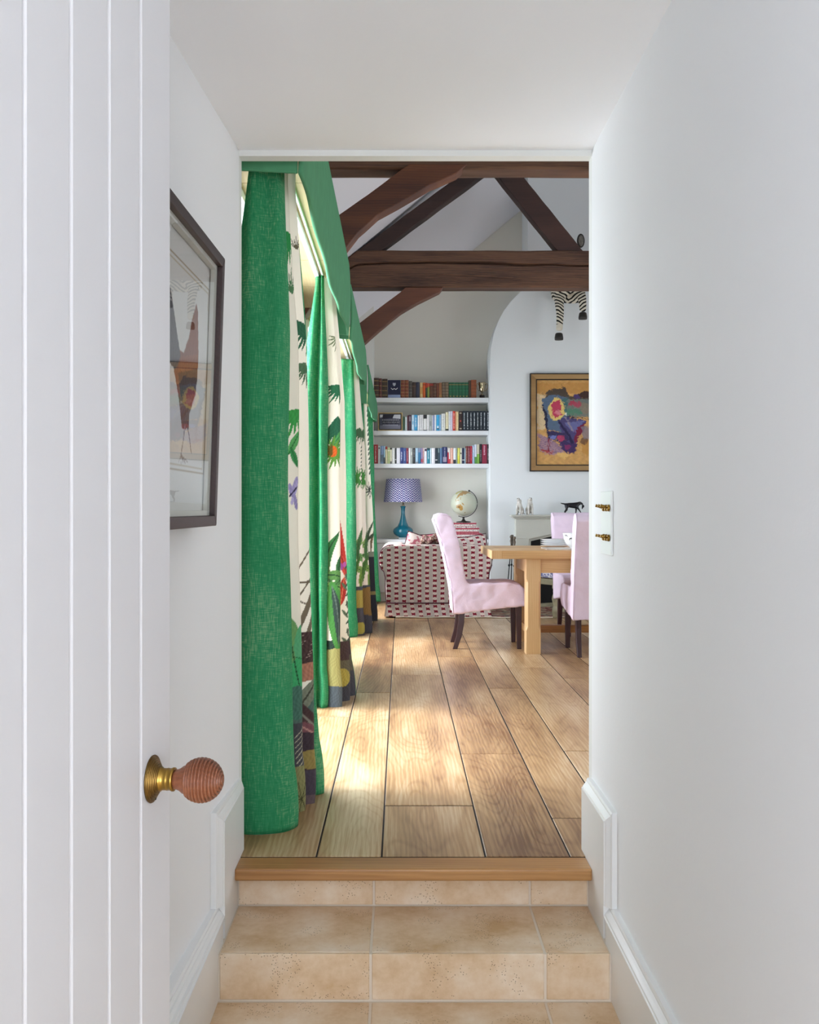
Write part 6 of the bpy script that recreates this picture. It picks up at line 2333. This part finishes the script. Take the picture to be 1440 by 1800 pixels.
so_ = shd.obj('lamp_shade', M['chevron'], None)
so_.parent = lp
so_.location = Vector((lx, ly, LZ(376))) - Vector(lp['_o'])
for a in range(3):
    t = a * 2 * PI / 3
    MB().tube([(lx, ly, LZ(335)), (lx + rb_ * .97 * math.cos(t), ly + rb_ * .97 * math.sin(t), LZ(350))], .002, 6).obj('shade_strut', M['silver'], lp)
tag(lp, 'teal glass table lamp with a blue and white chevron shade', 'lamp')

# ------------------------------------------------------------------ patterned boxes and globe
def box_paper(name, off):
    m = mat(name, '#d9cfc9', 0.8)
    nt, N, L, MATH, MIX, b = nodes_of(m)
    tc = N('ShaderNodeTexCoord')
    sp = N('ShaderNodeSeparateXYZ')
    L(tc.outputs['Object'], sp.inputs[0])
    f = MATH('FRACT', MATH('ADD', MATH('DIVIDE', sp.outputs[2], .040), off))
    red = MATH('LESS_THAN', MATH('ABSOLUTE', MATH('SUBTRACT', f, .5)), .20)
    n = N('ShaderNodeTexNoise')
    n.inputs['Scale'].default_value = 110
    L(tc.outputs['Object'], n.inputs[0])
    dots = MATH('MULTIPLY', MATH('GREATER_THAN', n.outputs[0], .56), MATH('SUBTRACT', 1.0, red))
    c = MIX(red, lin('#ddd5cf'), lin('#a4394c'))
    L(MIX(dots, c, lin('#6a5a60')), b.inputs['Base Color'])
    return m


zb0 = zct
rb2 = 0.00645
for k, (xa, xb, cy0, cy1, nm) in enumerate(((789, 846, 765, 700, 'largest'), (791, 842, 697, 635, 'middle'), (794, 837, 630, 590, 'smallest'))):
    z0 = zb0 + .0004
    z1 = Z(820 + cy1 / 6.0, rb2)
    x0_, x1_ = (xa - VX) * rb2, (xb - VX) * rb2
    root = empty('storage_box', ((x0_ + x1_) / 2, R(rb2), z0))
    bm_ = box_paper('box_paper_%d' % k, .3 * k)
    d_ = .14 - .015 * k
    zm_ = z0 + (z1 - z0) * .55
    MB().box(x0_ + .003, x1_ - .003, R(rb2) - d_ / 2, R(rb2) + d_ / 2, z0, z1 - .003).obj('body', bm_, root)
    MB().box(x0_, x1_, R(rb2) - d_ / 2 - .003, R(rb2) + d_ / 2 + .003, zm_, z1).obj('lid', bm_, root, bevel=.002)
    tag(root, '%s red and white striped box of the stack under the globe' % nm, 'box', 'striped boxes under the globe')
    zb0 = z1
gcx, gcz = (640 + 1050 / 6.0 - VX) * rb2, Z(820 + 388 / 6.0, rb2)
gy = R(rb2)
gr = 136 / 6.0 * rb2
gl = empty('globe', (gcx, gy, zb0))
MB().lathe([(0, .0004), (.083, .0004), (.084, .006), (.078, .011), (.03, .016), (.016, .03), (.011, .045), (.014, .058), (0, .058)], (gcx, gy, zb0), 'z', 32).obj('stand', M['ebony'], gl)
# axis tilted: meridian arm from the stand round the right side to the pole
tilt = math.radians(-23)
arm = []
for k in range(33):
    a = math.radians(-112 + (248 - 180 + 112 + 0) * k / 32)
    arm.append((gcx + (gr + .010) * math.cos(a), gy, gcz + (gr + .010) * math.sin(a)))
MB().tube(arm, .0042, 8).obj('meridian_arm', M['ebony'], gl)
pole = Vector((math.sin(math.radians(24)), 0, math.cos(math.radians(24))))
pc = Vector((gcx, gy, gcz))
MB().tube([pc + pole * (gr - .002), pc + pole * (gr + .018)], .009, 10).obj('pole_cap', M['ebony'], gl)
nu_, nv_ = 120, 80
th = np.linspace(0, PI, nv_)
ph_ = np.linspace(-PI, PI, nu_)
PH, TH = np.meshgrid(ph_, th)
X = np.sin(TH) * np.sin(PH)
Yg = -np.sin(TH) * np.cos(PH)
Zg = np.cos(TH)
Xr = X * math.cos(math.radians(24)) + Zg * math.sin(math.radians(24))
Zr = -X * math.sin(math.radians(24)) + Zg * math.cos(math.radians(24))
P3 = np.stack([gcx + gr * Xr, gy + gr * Yg, gcz + gr * Zr], -1).reshape(-1, 3)
gm = vcol_mat('globe_paper', 0.25, spec=.5)
o = raw_grid('map_ball', P3, nu_, nv_, gm, gl, tuple(gl['_o']))
LON, LAT = np.degrees(PH.ravel()), 90 - np.degrees(TH.ravel())
cv = Canvas(np.stack([LON, LAT], 1), '#c3c6b2')
# the southern ocean side faces the room: Australia, south-east Asia, islands, Antarctica
OFF = 138
aus = [(114, -22), (122, -17), (131, -12), (136, -12), (137, -17), (141, -12), (146, -19), (153, -27), (150, -37), (143, -39), (136, -34), (130, -32), (122, -34), (115, -34)]
asia = [(95, 60), (100, 10), (104, 2), (108, 12), (110, 21), (121, 29), (122, 40), (130, 36), (135, 48), (142, 55), (160, 62), (180, 66), (95, 75)]
ins = [[(95, 5), (105, -6), (115, -9), (108, -5), (99, 2)], [(109, 2), (118, 6), (117, -3), (111, -3)], [(131, -1), (141, -3), (150, -9), (143, -9), (135, -5)], [(120, 18), (126, 8), (123, 6), (119, 14)], [(130, 32), (141, 37), (144, 44), (139, 36)]]
for poly, c in [(aus, '#b08a4a'), (asia, '#a8885a')] + [(q_, '#a98a52') for q_ in ins] + [([(172, -35), (178, -39), (168, -47), (170, -42)], '#9a8a58')]:
    cv.poly([(x - OFF - 8, y) for x, y in poly], c, 1, .1)
cv.ell(130 - OFF - 8, -25, 7, 5, '#8a6236')
cv.poly([(-180, -72), (180, -70), (180, -90), (-180, -90)], '#ddd8c6')
cv.poly([(-180, 70), (-60, 20), (-50, 60), (-120, 75)], '#a9a36a')
for l in range(-150, 181, 30):
    cv.line([(l, -80), (l, 80)], .9, '#a7a796')
for l in (-60, -30, 0, 30, 60):
    cv.line([(-180, l), (180, l)], .9, '#a7a796')
paint(o, cv.c)
tag(gl, 'tilted cream table globe on a dark stand above striped boxes', 'globe')

# tidy up: helper properties used while building are not part of the scene
for o in bpy.data.objects:
    for k in ('_o', '_c', '_k'):
        if k in o:
            del o[k]
